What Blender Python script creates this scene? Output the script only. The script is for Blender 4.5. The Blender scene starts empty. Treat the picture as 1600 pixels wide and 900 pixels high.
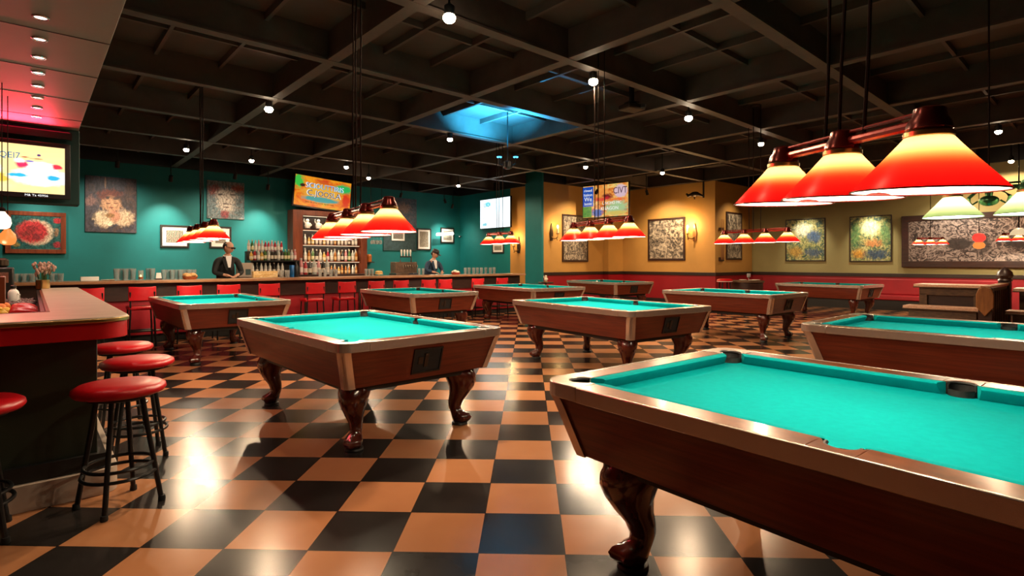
import bpy, bmesh, math, random
from mathutils import Vector, Matrix
random.seed(7)
PI = math.pi
C = bpy.context.scene.collection
F, HOR, HC = 850.0, 410.0, 1.38           # focal length (px of a 1600 wide frame), horizon row, eye height
PHI = math.radians(41.5); CU, SU = math.cos(PHI), math.sin(PHI)
ROOM = PHI                                 # the room's long wall runs along u, its side walls along w

def R(a, b):                               # room coordinates to world
    return (CU*a - SU*b, SU*a + CU*b)
def RI(x, y):
    return (CU*x + SU*y, -SU*x + CU*y)
def ray(px): return (px-800.0)/F
def zat(py, Y): return HC + (HOR-py)*Y/F
def on_b(px, b):                           # where the sight line of a column meets the plane b = const: (a, Y)
    r = ray(px); Y = b/(-SU*r+CU); return ((CU*r+SU)*Y, Y)
def on_a(px, a):
    r = ray(px); Y = a/(CU*r+SU); return ((-SU*r+CU)*Y, Y)
def at(px, Y): return (ray(px)*Y, Y)

# ------------------------------------------------------------------ mesh builder
class MB:
    def __init__(s): s.v=[]; s.f=[]; s.m=[]; s.mi=0
    def mat(s, i): s.mi=i; return s
    def add(s, vs, fs):
        o=len(s.v); s.v+=[tuple(v) for v in vs]
        for f in fs: s.f.append(tuple(o+i for i in f)); s.m.append(s.mi)
        return s
    def box(s, x0,x1,y0,y1,z0,z1):
        return s.hexa([(x0,y0,z0),(x1,y0,z0),(x1,y1,z0),(x0,y1,z0),(x0,y0,z1),(x1,y0,z1),(x1,y1,z1),(x0,y1,z1)])
    def hexa(s, p):
        return s.add(p, [(0,3,2,1),(4,5,6,7),(0,1,5,4),(1,2,6,5),(2,3,7,6),(3,0,4,7)])
    def rbox(s, cx,cy,rz,sx,sy,z0,z1):
        c,n=math.cos(rz),math.sin(rz); P=[]
        for z in (z0,z1):
            for dx,dy in ((-sx,-sy),(sx,-sy),(sx,sy),(-sx,sy)):
                P.append((cx+dx*c-dy*n, cy+dx*n+dy*c, z))
        return s.hexa(P)
    def prism(s, poly, z0, z1, cap=True):
        n=len(poly); vs=[(x,y,z0) for x,y in poly]+[(x,y,z1) for x,y in poly]
        fs=[(i,(i+1)%n,n+(i+1)%n,n+i) for i in range(n)]
        if cap: fs+=[tuple(range(n-1,-1,-1)), tuple(range(n,2*n))]
        return s.add(vs, fs)
    def lathe(s, prof, c=(0,0,0), n=24, capb=True, capt=True):
        vs=[];fs=[];m=len(prof)
        for r,z in prof:
            for k in range(n):
                t=2*PI*k/n; vs.append((c[0]+r*math.cos(t), c[1]+r*math.sin(t), c[2]+z))
        for i in range(m-1):
            for k in range(n):
                k2=(k+1)%n; fs.append((i*n+k, i*n+k2, (i+1)*n+k2, (i+1)*n+k))
        if capb and prof[0][0]>1e-5: fs.append(tuple(range(n-1,-1,-1)))
        if capt and prof[-1][0]>1e-5: fs.append(tuple((m-1)*n+k for k in range(n)))
        return s.add(vs, fs)
    def loft(s, rings, closed=True):
        n=len(rings[0]); vs=[p for r in rings for p in r]; fs=[]
        for i in range(len(rings)-1):
            for k in range(n):
                k2=(k+1)%n; fs.append((i*n+k,i*n+k2,(i+1)*n+k2,(i+1)*n+k))
        if closed: fs+= [tuple(range(n-1,-1,-1)), tuple((len(rings)-1)*n+k for k in range(n))]
        return s.add(vs, fs)
    def tube(s, pts, r, n=10, loop=False):
        P=[Vector(p) for p in pts]; rings=[]; up=Vector((0,0,1)); m=len(P)
        for i,p in enumerate(P):
            if loop: d=(P[(i+1)%m]-P[i-1])
            else: d=(P[min(i+1,m-1)]-P[max(i-1,0)])
            d.normalize()
            ref=up if abs(d.z)<.95 else Vector((1,0,0))
            a=d.cross(ref).normalized(); b=a.cross(d)
            rr=r[i] if isinstance(r,(list,tuple)) else r
            rings.append([tuple(p+a*rr*math.cos(2*PI*k/n)-b*rr*math.sin(2*PI*k/n)) for k in range(n)])
        if loop: rings.append(rings[0]); return s.loft(rings, False)
        return s.loft(rings, True)
    def ball(s, c, r, n=14, m=9, sc=(1,1,1)):
        vs=[];fs=[]
        for i in range(1,m):
            t=PI*i/m
            for k in range(n):
                q=2*PI*k/n; vs.append((c[0]+r*sc[0]*math.sin(t)*math.cos(q), c[1]+r*sc[1]*math.sin(t)*math.sin(q), c[2]-r*sc[2]*math.cos(t)))
        b=len(vs); vs.append((c[0],c[1],c[2]-r*sc[2])); vs.append((c[0],c[1],c[2]+r*sc[2]))
        for i in range(m-2):
            for k in range(n):
                k2=(k+1)%n; fs.append((i*n+k,i*n+k2,(i+1)*n+k2,(i+1)*n+k))
        for k in range(n):
            k2=(k+1)%n; fs.append((b,k2,k)); fs.append((b+1,(m-2)*n+k,(m-2)*n+k2))
        return s.add(vs, fs)
    def build(s, name, mats, parent=None, smooth=35, bevel=0, seg=2, loc=None, rz=0):
        me=bpy.data.meshes.new(name); me.from_pydata(s.v,[],s.f)
        if not isinstance(mats,(list,tuple)): mats=[mats]
        for m in mats: me.materials.append(m)
        if len(mats)>1: me.polygons.foreach_set('material_index', s.m)
        if smooth:
            me.polygons.foreach_set('use_smooth',[True]*len(me.polygons))
            me.update()
            try: me.set_sharp_from_angle(angle=math.radians(smooth))
            except Exception: pass
        me.update()
        o=bpy.data.objects.new(name, me); C.objects.link(o)
        if parent: o.parent=parent
        if loc: o.location=loc
        if rz: o.rotation_euler=(0,0,rz)
        if bevel:
            b=o.modifiers.new('Bevel','BEVEL'); b.width=bevel; b.segments=seg; b.limit_method='ANGLE'; b.angle_limit=math.radians(40)
        return o

def tag(o, label=None, cat=None, group=None, kind=None):
    if label: o['label']=label
    if cat: o['category']=cat
    if group: o['group']=group
    if kind: o['kind']=kind
    return o
def thing(name, label, cat, loc=(0,0,0), rz=0, group=None):
    o=bpy.data.objects.new(name,None); C.objects.link(o); o.location=loc; o.rotation_euler=(0,0,rz); o.empty_display_size=.1
    return tag(o,label,cat,group)
KIDS={}
def dup(root, loc, rz, label, group=None, scale=None):
    def cp(o,par):
        c=o.copy(); C.objects.link(c)
        if par: c.parent=par
        for k in list(o.children): cp(k,c)
        return c
    c=cp(root,None); c.location=loc; c.rotation_euler=(0,0,rz)
    if scale: c.scale=scale
    c['label']=label
    if group: c['group']=group
    elif 'group' in c: del c['group']
    return c

# ------------------------------------------------------------------ materials
def nt(name):
    m=bpy.data.materials.new(name); m.use_nodes=True; n=m.node_tree; b=n.nodes['Principled BSDF']
    return m,n,b
def lin(c):                                   # sRGB 0..255 to linear
    return tuple(((x/255)/12.92 if x/255<=.04045 else ((x/255+.055)/1.055)**2.4) for x in c)+(1,)
def M(name, col, rough=.5, metal=0, spec=.5, var=0, scale=8, bump=0, bscale=60, coat=0, stretch=(1,1,1), col2=None, trans=0, ior=1.45, alpha=1):
    m,n,b=nt(name); L=n.links
    b.inputs['Base Color'].default_value=col; b.inputs['Roughness'].default_value=rough; b.inputs['Metallic'].default_value=metal
    b.inputs['Specular IOR Level'].default_value=spec; b.inputs['Coat Weight'].default_value=coat; b.inputs['Coat Roughness'].default_value=.12
    b.inputs['Transmission Weight'].default_value=trans; b.inputs['IOR'].default_value=ior; b.inputs['Alpha'].default_value=alpha
    if var or bump or col2:
        tc=n.nodes.new('ShaderNodeTexCoord'); mp=n.nodes.new('ShaderNodeMapping'); mp.inputs['Scale'].default_value=stretch
        L.new(tc.outputs['Object'],mp.inputs['Vector'])
    if var or col2:
        no=n.nodes.new('ShaderNodeTexNoise'); no.inputs['Scale'].default_value=scale; no.inputs['Detail'].default_value=5; no.inputs['Roughness'].default_value=.6
        L.new(mp.outputs[0],no.inputs['Vector'])
        cr=n.nodes.new('ShaderNodeValToRGB'); c2=col2 or tuple(x*(1-var) for x in col[:3])+(1,)
        cr.color_ramp.elements[0].position=.35; cr.color_ramp.elements[1].position=.65
        cr.color_ramp.elements[0].color=c2; cr.color_ramp.elements[1].color=col
        L.new(no.outputs['Fac'],cr.inputs['Fac']); L.new(cr.outputs['Color'],b.inputs['Base Color'])
    if bump:
        nb=n.nodes.new('ShaderNodeTexNoise'); nb.inputs['Scale'].default_value=bscale; nb.inputs['Detail'].default_value=3
        L.new(mp.outputs[0],nb.inputs['Vector'])
        bp=n.nodes.new('ShaderNodeBump'); bp.inputs['Strength'].default_value=bump; bp.inputs['Distance'].default_value=.01
        L.new(nb.outputs['Fac'],bp.inputs['Height']); L.new(bp.outputs['Normal'],b.inputs['Normal'])
    return m
def EM(name, col, strength):
    m,n,b=nt(name)
    b.inputs['Base Color'].default_value=(0,0,0,1); b.inputs['Emission Color'].default_value=col; b.inputs['Emission Strength'].default_value=strength
    b.inputs['Roughness'].default_value=.4
    return m
def math_node(n, op, a, b=None):
    k=n.nodes.new('ShaderNodeMath'); k.operation=op
    for i,x in enumerate((a,b)):
        if x is None: continue
        if isinstance(x,(int,float)): k.inputs[i].default_value=x
        else: n.links.new(x,k.inputs[i])
    return k.outputs[0]
def picture_mat(name, ramp, scale=6, distort=1.5, detail=6, blobs=(), emit=0, rough=.5, kind='noise', stretch=(1,1,1), seed=0, lines=0):
    """A painted surface: a noise ramp with ragged coloured ellipses laid over it, in the picture's own 0..1 plane (x across, z up)."""
    m,n,b=nt(name); L=n.links
    tc=n.nodes.new('ShaderNodeTexCoord'); mp=n.nodes.new('ShaderNodeMapping'); mp.inputs['Scale'].default_value=stretch; mp.inputs['Location'].default_value=(seed,seed*.7,seed*1.3)
    L.new(tc.outputs['Generated'],mp.inputs['Vector'])
    if kind=='ink':
        w=n.nodes.new('ShaderNodeTexWave'); w.inputs['Scale'].default_value=scale; w.inputs['Distortion'].default_value=distort*9; w.inputs['Detail'].default_value=detail; w.inputs['Detail Scale'].default_value=1.6
        L.new(mp.outputs[0],w.inputs['Vector']); fac=w.outputs['Fac']
    else:
        no=n.nodes.new('ShaderNodeTexNoise'); no.inputs['Scale'].default_value=scale; no.inputs['Detail'].default_value=detail; no.inputs['Distortion'].default_value=distort; no.inputs['Roughness'].default_value=.65
        L.new(mp.outputs[0],no.inputs['Vector']); fac=no.outputs['Fac']
    cr=n.nodes.new('ShaderNodeValToRGB'); els=cr.color_ramp.elements
    while len(els)<len(ramp): els.new(.5)
    for e,(p,c) in zip(els,ramp): e.position=p; e.color=lin(c)
    L.new(fac,cr.inputs['Fac']); col=cr.outputs['Color']
    if blobs:
        sx=n.nodes.new('ShaderNodeSeparateXYZ'); L.new(tc.outputs['Generated'],sx.inputs[0])
        n2=n.nodes.new('ShaderNodeTexNoise'); n2.inputs['Scale'].default_value=14; n2.inputs['Detail'].default_value=4
        L.new(mp.outputs[0],n2.inputs['Vector'])
        wob=math_node(n,'MULTIPLY',math_node(n,'SUBTRACT',n2.outputs['Fac'],.5),2.6)
        for cx,cy,rx,ry,bc,soft,mix in blobs:
            dx=math_node(n,'DIVIDE',math_node(n,'SUBTRACT',sx.outputs['X'],cx),rx); dy=math_node(n,'DIVIDE',math_node(n,'SUBTRACT',sx.outputs['Z'],cy),ry)
            d=math_node(n,'SQRT',math_node(n,'ADD',math_node(n,'MULTIPLY',dx,dx),math_node(n,'MULTIPLY',dy,dy)))
            d=math_node(n,'ADD',d,math_node(n,'MULTIPLY',wob,soft))
            mr=n.nodes.new('ShaderNodeMapRange'); mr.inputs['From Min'].default_value=1.0+soft*.22; mr.inputs['From Max'].default_value=.88-soft*.5; mr.inputs['To Max'].default_value=mix
            L.new(d,mr.inputs['Value'])
            mx=n.nodes.new('ShaderNodeMix'); mx.data_type='RGBA'; mx.inputs[7].default_value=lin(bc)
            L.new(mr.outputs[0],mx.inputs[0]); L.new(col,mx.inputs[6]); col=mx.outputs[2]
    if lines:                                       # scribbled dark strokes
        wl=n.nodes.new('ShaderNodeTexWave'); wl.inputs['Scale'].default_value=3.2; wl.inputs['Distortion'].default_value=16; wl.inputs['Detail'].default_value=4; wl.inputs['Detail Scale'].default_value=1.3; L.new(mp.outputs[0],wl.inputs['Vector'])
        ml=n.nodes.new('ShaderNodeMapRange'); ml.inputs['From Min'].default_value=.10; ml.inputs['From Max'].default_value=.34; ml.inputs['To Min'].default_value=1-lines; ml.inputs['To Max'].default_value=1; L.new(wl.outputs['Fac'],ml.inputs['Value'])
        ms=n.nodes.new('ShaderNodeMix'); ms.data_type='RGBA'; ms.blend_type='MULTIPLY'; ms.inputs[0].default_value=1; L.new(col,ms.inputs[6]); L.new(ml.outputs[0],ms.inputs[7]); col=ms.outputs[2]
    if not emit:                                    # brush texture over everything
        n4=n.nodes.new('ShaderNodeTexNoise'); n4.inputs['Scale'].default_value=26; n4.inputs['Detail'].default_value=6; n4.inputs['Distortion'].default_value=1.2; L.new(mp.outputs[0],n4.inputs['Vector'])
        mr4=n.nodes.new('ShaderNodeMapRange'); mr4.inputs['From Min'].default_value=.3; mr4.inputs['From Max'].default_value=.7; mr4.inputs['To Min'].default_value=.5; mr4.inputs['To Max'].default_value=1.3; L.new(n4.outputs['Fac'],mr4.inputs['Value'])
        mx4=n.nodes.new('ShaderNodeMix'); mx4.data_type='RGBA'; mx4.blend_type='MULTIPLY'; mx4.inputs[0].default_value=1; L.new(col,mx4.inputs[6]); L.new(mr4.outputs[0],mx4.inputs[7]); col=mx4.outputs[2]
    b.inputs['Roughness'].default_value=rough
    if emit:
        b.inputs['Base Color'].default_value=(.01,.01,.01,1); L.new(col,b.inputs['Emission Color']); b.inputs['Emission Strength'].default_value=emit
    else: L.new(col,b.inputs['Base Color'])
    return m

def wood(name, c1, c2, rough=.3, scale=3, stretch=(1,14,14), coat=.3, spec=.5):
    return M(name, lin(c1), rough=rough, col2=lin(c2), scale=scale, stretch=stretch, coat=coat, spec=spec)

mt={}
mt['black']=M('black_paint',(.012,.011,.010,1),.45)
mt['black_metal']=M('black_metal',(.012,.012,.012,1),.3,metal=.3)
mt['rubber']=M('black_rubber',(.01,.01,.01,1),.7)
mt['red_vinyl']=M('red_vinyl',(.44,.003,.008,1),.34,var=.15,scale=5,bump=.08,bscale=40)
mt['red_panel']=M('red_panel',(.27,.004,.010,1),.5,var=.15,scale=3)
mt['felt']=M('green_blue_cloth',(.0,.30,.32,1),.9,spec=.05,var=.08,scale=30,bump=.15,bscale=400)
mt['laminate']=wood('cabinet_laminate',(112,44,24),(86,31,17),rough=.38,scale=2.2,stretch=(1.2,1.2,26),coat=.15)
mt['rail_wood']=wood('rail_wood',(124,70,42),(88,46,27),rough=.28,scale=4,stretch=(3,3,3),coat=.3)
mt['leg_wood']=wood('carved_leg_wood',(92,34,20),(58,18,10),rough=.2,scale=5,stretch=(1,1,.4),coat=.6)
mt['chrome']=M('brushed_metal_trim',(.62,.53,.46,1),.27,metal=.75,bump=.04,bscale=30,stretch=(1,1,.2))
mt['steel']=M('polished_steel',(.7,.68,.66,1),.18,metal=1)
mt['brass']=M('brass',(.62,.42,.17,1),.28,metal=1,var=.2,scale=10)
mt['iron']=M('dark_iron',(.05,.035,.025,1),.4,metal=.7)
mt['teal_wall']=M('teal_wall_paint',(.0,.155,.165,1),.65,var=.10,scale=2.2,bump=.05,bscale=120)
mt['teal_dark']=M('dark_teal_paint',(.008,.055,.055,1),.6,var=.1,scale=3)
mt['yellow_wall']=M('ochre_wall_paint',(.46,.235,.055,1),.65,var=.08,scale=2,bump=.05,bscale=120)
mt['olive_wall']=M('olive_wall_paint',(.29,.25,.10,1),.65,var=.08,scale=2,bump=.05,bscale=120)
mt['dark_wall']=M('dark_wall_paint',(.06,.03,.02,1),.7,var=.1,scale=2)
mt['wainscot']=M('red_wainscot',(.26,.004,.010,1),.5,var=.12,scale=2)
mt['dado']=M('dark_dado_wood',(.022,.012,.009,1),.4,var=.3,scale=6)
mt['ceiling']=M('dark_ceiling',(.072,.052,.042,1),.75,var=.25,scale=1.3,bump=.1,bscale=14)
mt['beam']=M('dark_beam_paint',(.085,.062,.050,1),.6,var=.3,scale=2.5,bump=.06,bscale=30)
mt['soffit']=M('grey_soffit_paint',(.27,.24,.20,1),.55,var=.08,scale=1.5,bump=.03,bscale=80)
mt['counter']=M('pale_counter_laminate',(.50,.42,.34,1),.36,col2=(.38,.31,.24,1),scale=2.5,stretch=(2,14,2),coat=.1)
mt['bar_green']=M('dark_green_panel',(.022,.030,.016,1),.5,var=.2,scale=3)
mt['plinth']=M('pale_plinth',(.50,.40,.32,1),.5,var=.1,scale=4)
mt['bar_dark']=wood('dark_bar_wood',(52,28,20),(34,16,12),rough=.4,scale=2,stretch=(2,2,8),coat=.1)
mt['cab_wood']=wood('red_brown_cabinet_wood',(120,58,32),(92,40,22),rough=.35,scale=2,stretch=(8,8,1),coat=.2)
mt['booth_wood']=wood('weathered_booth_wood',(88,62,40),(58,40,26),rough=.55,scale=3,stretch=(3,3,12),coat=0)
mt['shield_wood']=wood('honey_wood',(150,98,50),(120,74,36),rough=.4,scale=3,stretch=(8,8,1),coat=.2)
mt['carved']=picture_mat('carved_booth_top',[(.3,(80,46,34)),(.45,(176,124,98)),(.58,(236,200,170)),(.7,(140,66,52))],scale=10,distort=3,detail=4,rough=.5)
mt['white']=M('white_enamel',(.8,.79,.76,1),.4)
mt['cream']=M('cream_paper',(.78,.70,.56,1),.7)
mt['glass']=M('clear_glass',(.92,.96,.96,1),.04,trans=.78,ior=1.3)
mt['screen_frame']=M('tv_plastic',(.015,.012,.014,1),.25)
mt['bulb']=EM('lit_bulb',(1,.86,.62,1),40)
mt['spot_lens']=EM('lit_spot_lens',(1,.80,.55,1),45)
mt['dim_lens']=EM('dim_downlight_lens',(1,.75,.66,1),3)
mt['cord']=M('black_cord',(.012,.007,.006,1),.9,spec=.05)
mt['red_metal']=M('red_lacquered_metal',(.22,.012,.008,1),.25,metal=.6)
mt['cap_metal']=M('dark_red_cap_metal',(.10,.008,.006,1),.22,metal=.6)
mt['green_metal']=M('green_patina_metal',(.06,.16,.08,1),.25,metal=.8)
mt['skin']=M('skin',(.52,.29,.20,1),.5,spec=.3,var=.08,scale=20)
mt['suit']=M('black_suit_cloth',(.010,.011,.013,1),.8)
mt['shirt']=M('white_shirt_cloth',(.7,.7,.72,1),.8)
mt['blue_cloth']=M('navy_cloth',(.02,.045,.09,1),.8)
mt['hair']=M('dark_hair',(.012,.009,.008,1),.5)
mt['slate']=M('chalkboard_slate',(.035,.075,.085,1),.7,var=.4,scale=9)

def shade_mat(name, ramp, trans=1.0, gl=.012):
    """Coloured lamp glass: the bulb inside shines through it; the inner face is white enamel."""
    m=bpy.data.materials.new(name); m.use_nodes=True; n=m.node_tree; L=n.links
    for k in list(n.nodes): n.nodes.remove(k)
    out=n.nodes.new('ShaderNodeOutputMaterial'); tc=n.nodes.new('ShaderNodeTexCoord'); sx=n.nodes.new('ShaderNodeSeparateXYZ')
    L.new(tc.outputs['Generated'],sx.inputs[0])
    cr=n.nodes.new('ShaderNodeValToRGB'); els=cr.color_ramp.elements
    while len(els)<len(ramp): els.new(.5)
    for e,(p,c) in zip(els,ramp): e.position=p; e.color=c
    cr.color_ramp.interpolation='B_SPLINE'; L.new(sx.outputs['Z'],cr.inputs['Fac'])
    tr=n.nodes.new('ShaderNodeBsdfTranslucent'); L.new(cr.outputs['Color'],tr.inputs['Color'])
    df=n.nodes.new('ShaderNodeBsdfDiffuse'); L.new(cr.outputs['Color'],df.inputs['Color'])
    m1=n.nodes.new('ShaderNodeMixShader'); m1.inputs[0].default_value=.25; L.new(tr.outputs[0],m1.inputs[1]); L.new(df.outputs[0],m1.inputs[2])
    gs=n.nodes.new('ShaderNodeBsdfGlossy'); gs.inputs['Roughness'].default_value=.3
    m2=n.nodes.new('ShaderNodeMixShader'); m2.inputs[0].default_value=gl; L.new(m1.outputs[0],m2.inputs[1]); L.new(gs.outputs[0],m2.inputs[2])
    wi=n.nodes.new('ShaderNodeBsdfDiffuse'); wi.inputs['Color'].default_value=(.85,.82,.75,1)
    ge=n.nodes.new('ShaderNodeNewGeometry'); m3=n.nodes.new('ShaderNodeMixShader')
    L.new(ge.outputs['Backfacing'],m3.inputs[0]); L.new(m2.outputs[0],m3.inputs[1]); L.new(wi.outputs[0],m3.inputs[2])
    L.new(m3.outputs[0],out.inputs['Surface'])
    return m
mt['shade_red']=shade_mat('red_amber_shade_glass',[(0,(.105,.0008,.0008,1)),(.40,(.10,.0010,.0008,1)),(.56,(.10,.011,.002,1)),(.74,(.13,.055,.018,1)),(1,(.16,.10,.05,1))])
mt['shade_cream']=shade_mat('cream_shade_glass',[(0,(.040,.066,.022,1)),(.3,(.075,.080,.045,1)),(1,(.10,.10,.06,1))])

# ------------------------------------------------------------------ lights
def lamp(kind, loc, energy, color=(1,.75,.48), size=.05, rot=None, angle=100, blend=.6, parent=None, name='light'):
    d=bpy.data.lights.new(name,kind); d.energy=energy; d.color=color
    if kind=='AREA': d.size=size
    else: d.shadow_soft_size=size
    if kind=='SPOT': d.spot_size=math.radians(angle); d.spot_blend=blend
    o=bpy.data.objects.new(name,d); C.objects.link(o); o.location=loc
    if rot: o.rotation_euler=rot
    if parent: o.parent=parent
    return o
def aim(o, target):
    d=Vector(target)-Vector(o.location); o.rotation_euler=d.to_track_quat('-Z','Y').to_euler()
# ------------------------------------------------------------------ the setting
def struct(name, mb, m, bevel=0, parent=None):
    o=mb.build(name,m,parent,bevel=bevel)
    if not parent: o['kind']='structure'; o.rotation_euler=(0,0,ROOM)      # built in room coordinates
    return o
TILE=.4105; YAW=-.0307
fm,fn,fb=nt('checker_tiles'); L=fn.links
tc=fn.nodes.new('ShaderNodeTexCoord'); mp=fn.nodes.new('ShaderNodeMapping'); mp.inputs['Scale'].default_value=(1/TILE,)*3
L.new(tc.outputs['Object'],mp.inputs['Vector'])
sx=fn.nodes.new('ShaderNodeSeparateXYZ'); L.new(mp.outputs[0],sx.inputs[0])
fx=math_node(fn,'FLOOR',sx.outputs['X']); fy=math_node(fn,'FLOOR',sx.outputs['Y'])
par=math_node(fn,'FLOORED_MODULO',math_node(fn,'ADD',fx,fy),2.0)
cxy=fn.nodes.new('ShaderNodeCombineXYZ'); L.new(fx,cxy.inputs[0]); L.new(fy,cxy.inputs[1])
wn=fn.nodes.new('ShaderNodeTexWhiteNoise'); wn.noise_dimensions='2D'; L.new(cxy.outputs[0],wn.inputs['Vector'])
ns=fn.nodes.new('ShaderNodeTexNoise'); ns.inputs['Scale'].default_value=1.6; ns.inputs['Detail'].default_value=4; L.new(mp.outputs[0],ns.inputs['Vector'])
def mixc(f,a,b,blend='MIX'):
    k=fn.nodes.new('ShaderNodeMix'); k.data_type='RGBA'; k.blend_type=blend
    for i,x in ((0,f),(6,a),(7,b)):
        if isinstance(x,(tuple,float,int)): k.inputs[i].default_value=x
        else: L.new(x,k.inputs[i])
    return k.outputs[2]
lightc=mixc(ns.outputs['Fac'],(.36,.150,.066,1),(.43,.19,.086,1))
darkc=mixc(ns.outputs['Fac'],(.010,.0085,.008,1),(.024,.020,.018,1))
base=mixc(par,lightc,darkc)
vr=fn.nodes.new('ShaderNodeMapRange'); vr.inputs['To Min'].default_value=.86; vr.inputs['To Max'].default_value=1.08; L.new(wn.outputs['Value'],vr.inputs['Value'])
base=mixc(1.0,base,vr.outputs[0],'MULTIPLY')
ex=math_node(fn,'ABSOLUTE',math_node(fn,'SUBTRACT',math_node(fn,'FRACT',sx.outputs['X']),.5))
ey=math_node(fn,'ABSOLUTE',math_node(fn,'SUBTRACT',math_node(fn,'FRACT',sx.outputs['Y']),.5))
gr=math_node(fn,'GREATER_THAN',math_node(fn,'MAXIMUM',ex,ey),.4935)
base=mixc(gr,base,(.016,.010,.007,1))
L.new(base,fb.inputs['Base Color'])
rn=fn.nodes.new('ShaderNodeMapRange'); rn.inputs['To Min'].default_value=.17; rn.inputs['To Max'].default_value=.25; L.new(ns.outputs['Fac'],rn.inputs['Value'])
L.new(rn.outputs[0],fb.inputs['Roughness']); fb.inputs['Specular IOR Level'].default_value=.13
n3=fn.nodes.new('ShaderNodeTexNoise'); n3.inputs['Scale'].default_value=55; n3.inputs['Detail'].default_value=4; L.new(mp.outputs[0],n3.inputs['Vector'])
hh=math_node(fn,'SUBTRACT',n3.outputs['Fac'],math_node(fn,'MULTIPLY',gr,2.0))
bp=fn.nodes.new('ShaderNodeBump'); bp.inputs['Strength'].default_value=.025; bp.inputs['Distance'].default_value=.002; L.new(hh,bp.inputs['Height']); L.new(bp.outputs['Normal'],fb.inputs['Normal'])
flo=MB(); 
cy_,sy_=math.cos(YAW),math.sin(YAW); ox_,oy_=3.5802*TILE,-6.2737*TILE
fpos=(-(ox_*cy_-oy_*sy_), -(ox_*sy_+oy_*cy_), 0)
fl=[]
for a,b in ((-3.2,-6),(19.2,-6),(19.2,17.7),(-3.2,17.7)):
    x,y=R(a,b); x-=fpos[0]; y-=fpos[1]
    fl.append((x*cy_+y*sy_, -x*sy_+y*cy_))
flo.prism(fl,-.12,0)
floor=flo.build('floor',fm); floor.location=fpos; floor.rotation_euler=(0,0,YAW); floor['kind']='structure'

ZT=4.0
struct('wall_back',MB().box(-3.2,12.75,17.52,17.72,0,4.45),mt['teal_wall'])
struct('wall_return',MB().box(12.75,12.95,14.5,17.72,0,4.45),mt['teal_wall'])
struct('wall_strip',MB().box(12.75,12.95,13.3,14.5,0,4.45),mt['yellow_wall'])
struct('pillar',MB().box(12.35,12.45,12.52,13.3,0,4.4),mt['teal_wall'],bevel=.008)
w=struct('wall_yellow',MB().box(12.45,16.6,12.58,12.78,0,4.45).box(15.55,16.4,12.35,12.58,0,4.4),mt['yellow_wall'])
struct('wall_alcove',MB().box(16.4,16.6,8.73,12.58,0,4.45),mt['yellow_wall'])
struct('wall_corner',MB().box(16.6,18.98,8.73,8.93,0,4.45),mt['yellow_wall'])
struct('wall_right',MB().box(18.98,19.18,-6,8.93,0,4.45),mt['olive_wall'])
struct('wall_left',MB().box(-3.4,-3.2,-6,17.72,0,4.45),mt['dark_wall'])
struct('wall_front',MB().box(-3.4,19.18,-6.2,-6,0,4.45),mt['dark_wall'])
# black frieze above the painted walls
n_=0
def trim(mb,m,bevel=0):
    global n_; n_+=1; return struct('trim_%d'%n_,mb,m,bevel)
trim(MB().box(-3.2,12.75,17.46,17.52,ZT,4.4),mt['black'])
trim(MB().box(12.69,12.75,13.3,17.46,ZT,4.4),mt['black'])
trim(MB().box(12.45,15.55,12.525,12.58,ZT,4.4).box(15.5,16.34,12.29,12.35,ZT,4.4),mt['black'])
trim(MB().box(16.34,16.4,8.67,12.3,ZT,4.4).box(16.34,18.92,8.67,8.73,ZT,4.4),mt['black'])
trim(MB().box(18.92,18.98,-6,8.7,ZT,4.4),mt['black'])
# dado rail, red wainscot below it, black baseboard
def along(z0,z1,t):
    m=MB()
    m.box(12.45,15.55,12.58-t,12.58,z0,z1); m.box(15.55-t,16.4,12.35-t,12.35,z0,z1); m.box(15.55-t,15.55,12.35,12.58,z0,z1)
    m.box(16.4-t,16.4,8.73-t,12.35-t,z0,z1); m.box(16.4,18.98-t,8.73-t,8.73,z0,z1); m.box(18.98-t,18.98,-6,8.73,z0,z1)
    return m
trim(along(.95,1.055,.045),mt['dado'],.006)
trim(along(.14,.95,.02),mt['wainscot'])
o=struct('baseboard_right',along(0,.14,.03),mt['black'])
o=struct('baseboard_back',MB().box(-3.2,12.75,17.48,17.52,0,.14),mt['black'])
# ceiling: slab, thin joists under it, deep main beams both ways
ceil=struct('ceiling',MB().box(-3.4,19.2,-6.2,17.75,4.40,4.52),mt['ceiling'])
BB=[-3.75,-1.6,.55,2.7,4.83,6.93,9.08,11.2,13.3,15.4]; BA=[2.95,5.25,8.05,10.8,13.55,16.3]
def ibeam(mb,x0,x1,c,z0,alongu,wf=.15,ww=.07):
    def bx(lo,hi,za,zb):
        if alongu: mb.box(x0,x1,c+lo,c+hi,za,zb)
        else: mb.box(c+lo,c+hi,x0,x1,za,zb)
    bx(-wf/2,wf/2,z0,z0+.025); bx(-ww/2,ww/2,z0+.025,4.40)
    return mb
for b in BB: ibeam(MB(),.46,18.9,b,ZT,True).build('beam',mt['beam'],ceil)
for a in BA: ibeam(MB(),-5.9,17.4,a,ZT+.004,False).build('beam',mt['beam'],ceil)
ed=[.5]+BA+[18.9]; eb=[-5.9]+BB+[17.45]
for i in range(len(ed)-1):                       # thin joists, one pair each way per bay
    for q in (1,2):
        a=ed[i]+(ed[i+1]-ed[i])*q/3
        MB().box(a-.022,a+.022,-5.9,17.4,4.30,4.40).build('joist',mt['beam'],ceil)
for i in range(len(eb)-1):
    b=(eb[i]+eb[i+1])/2
    MB().box(.46,18.9,b-.022,b+.022,4.318,4.40).build('joist',mt['beam'],ceil)
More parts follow.
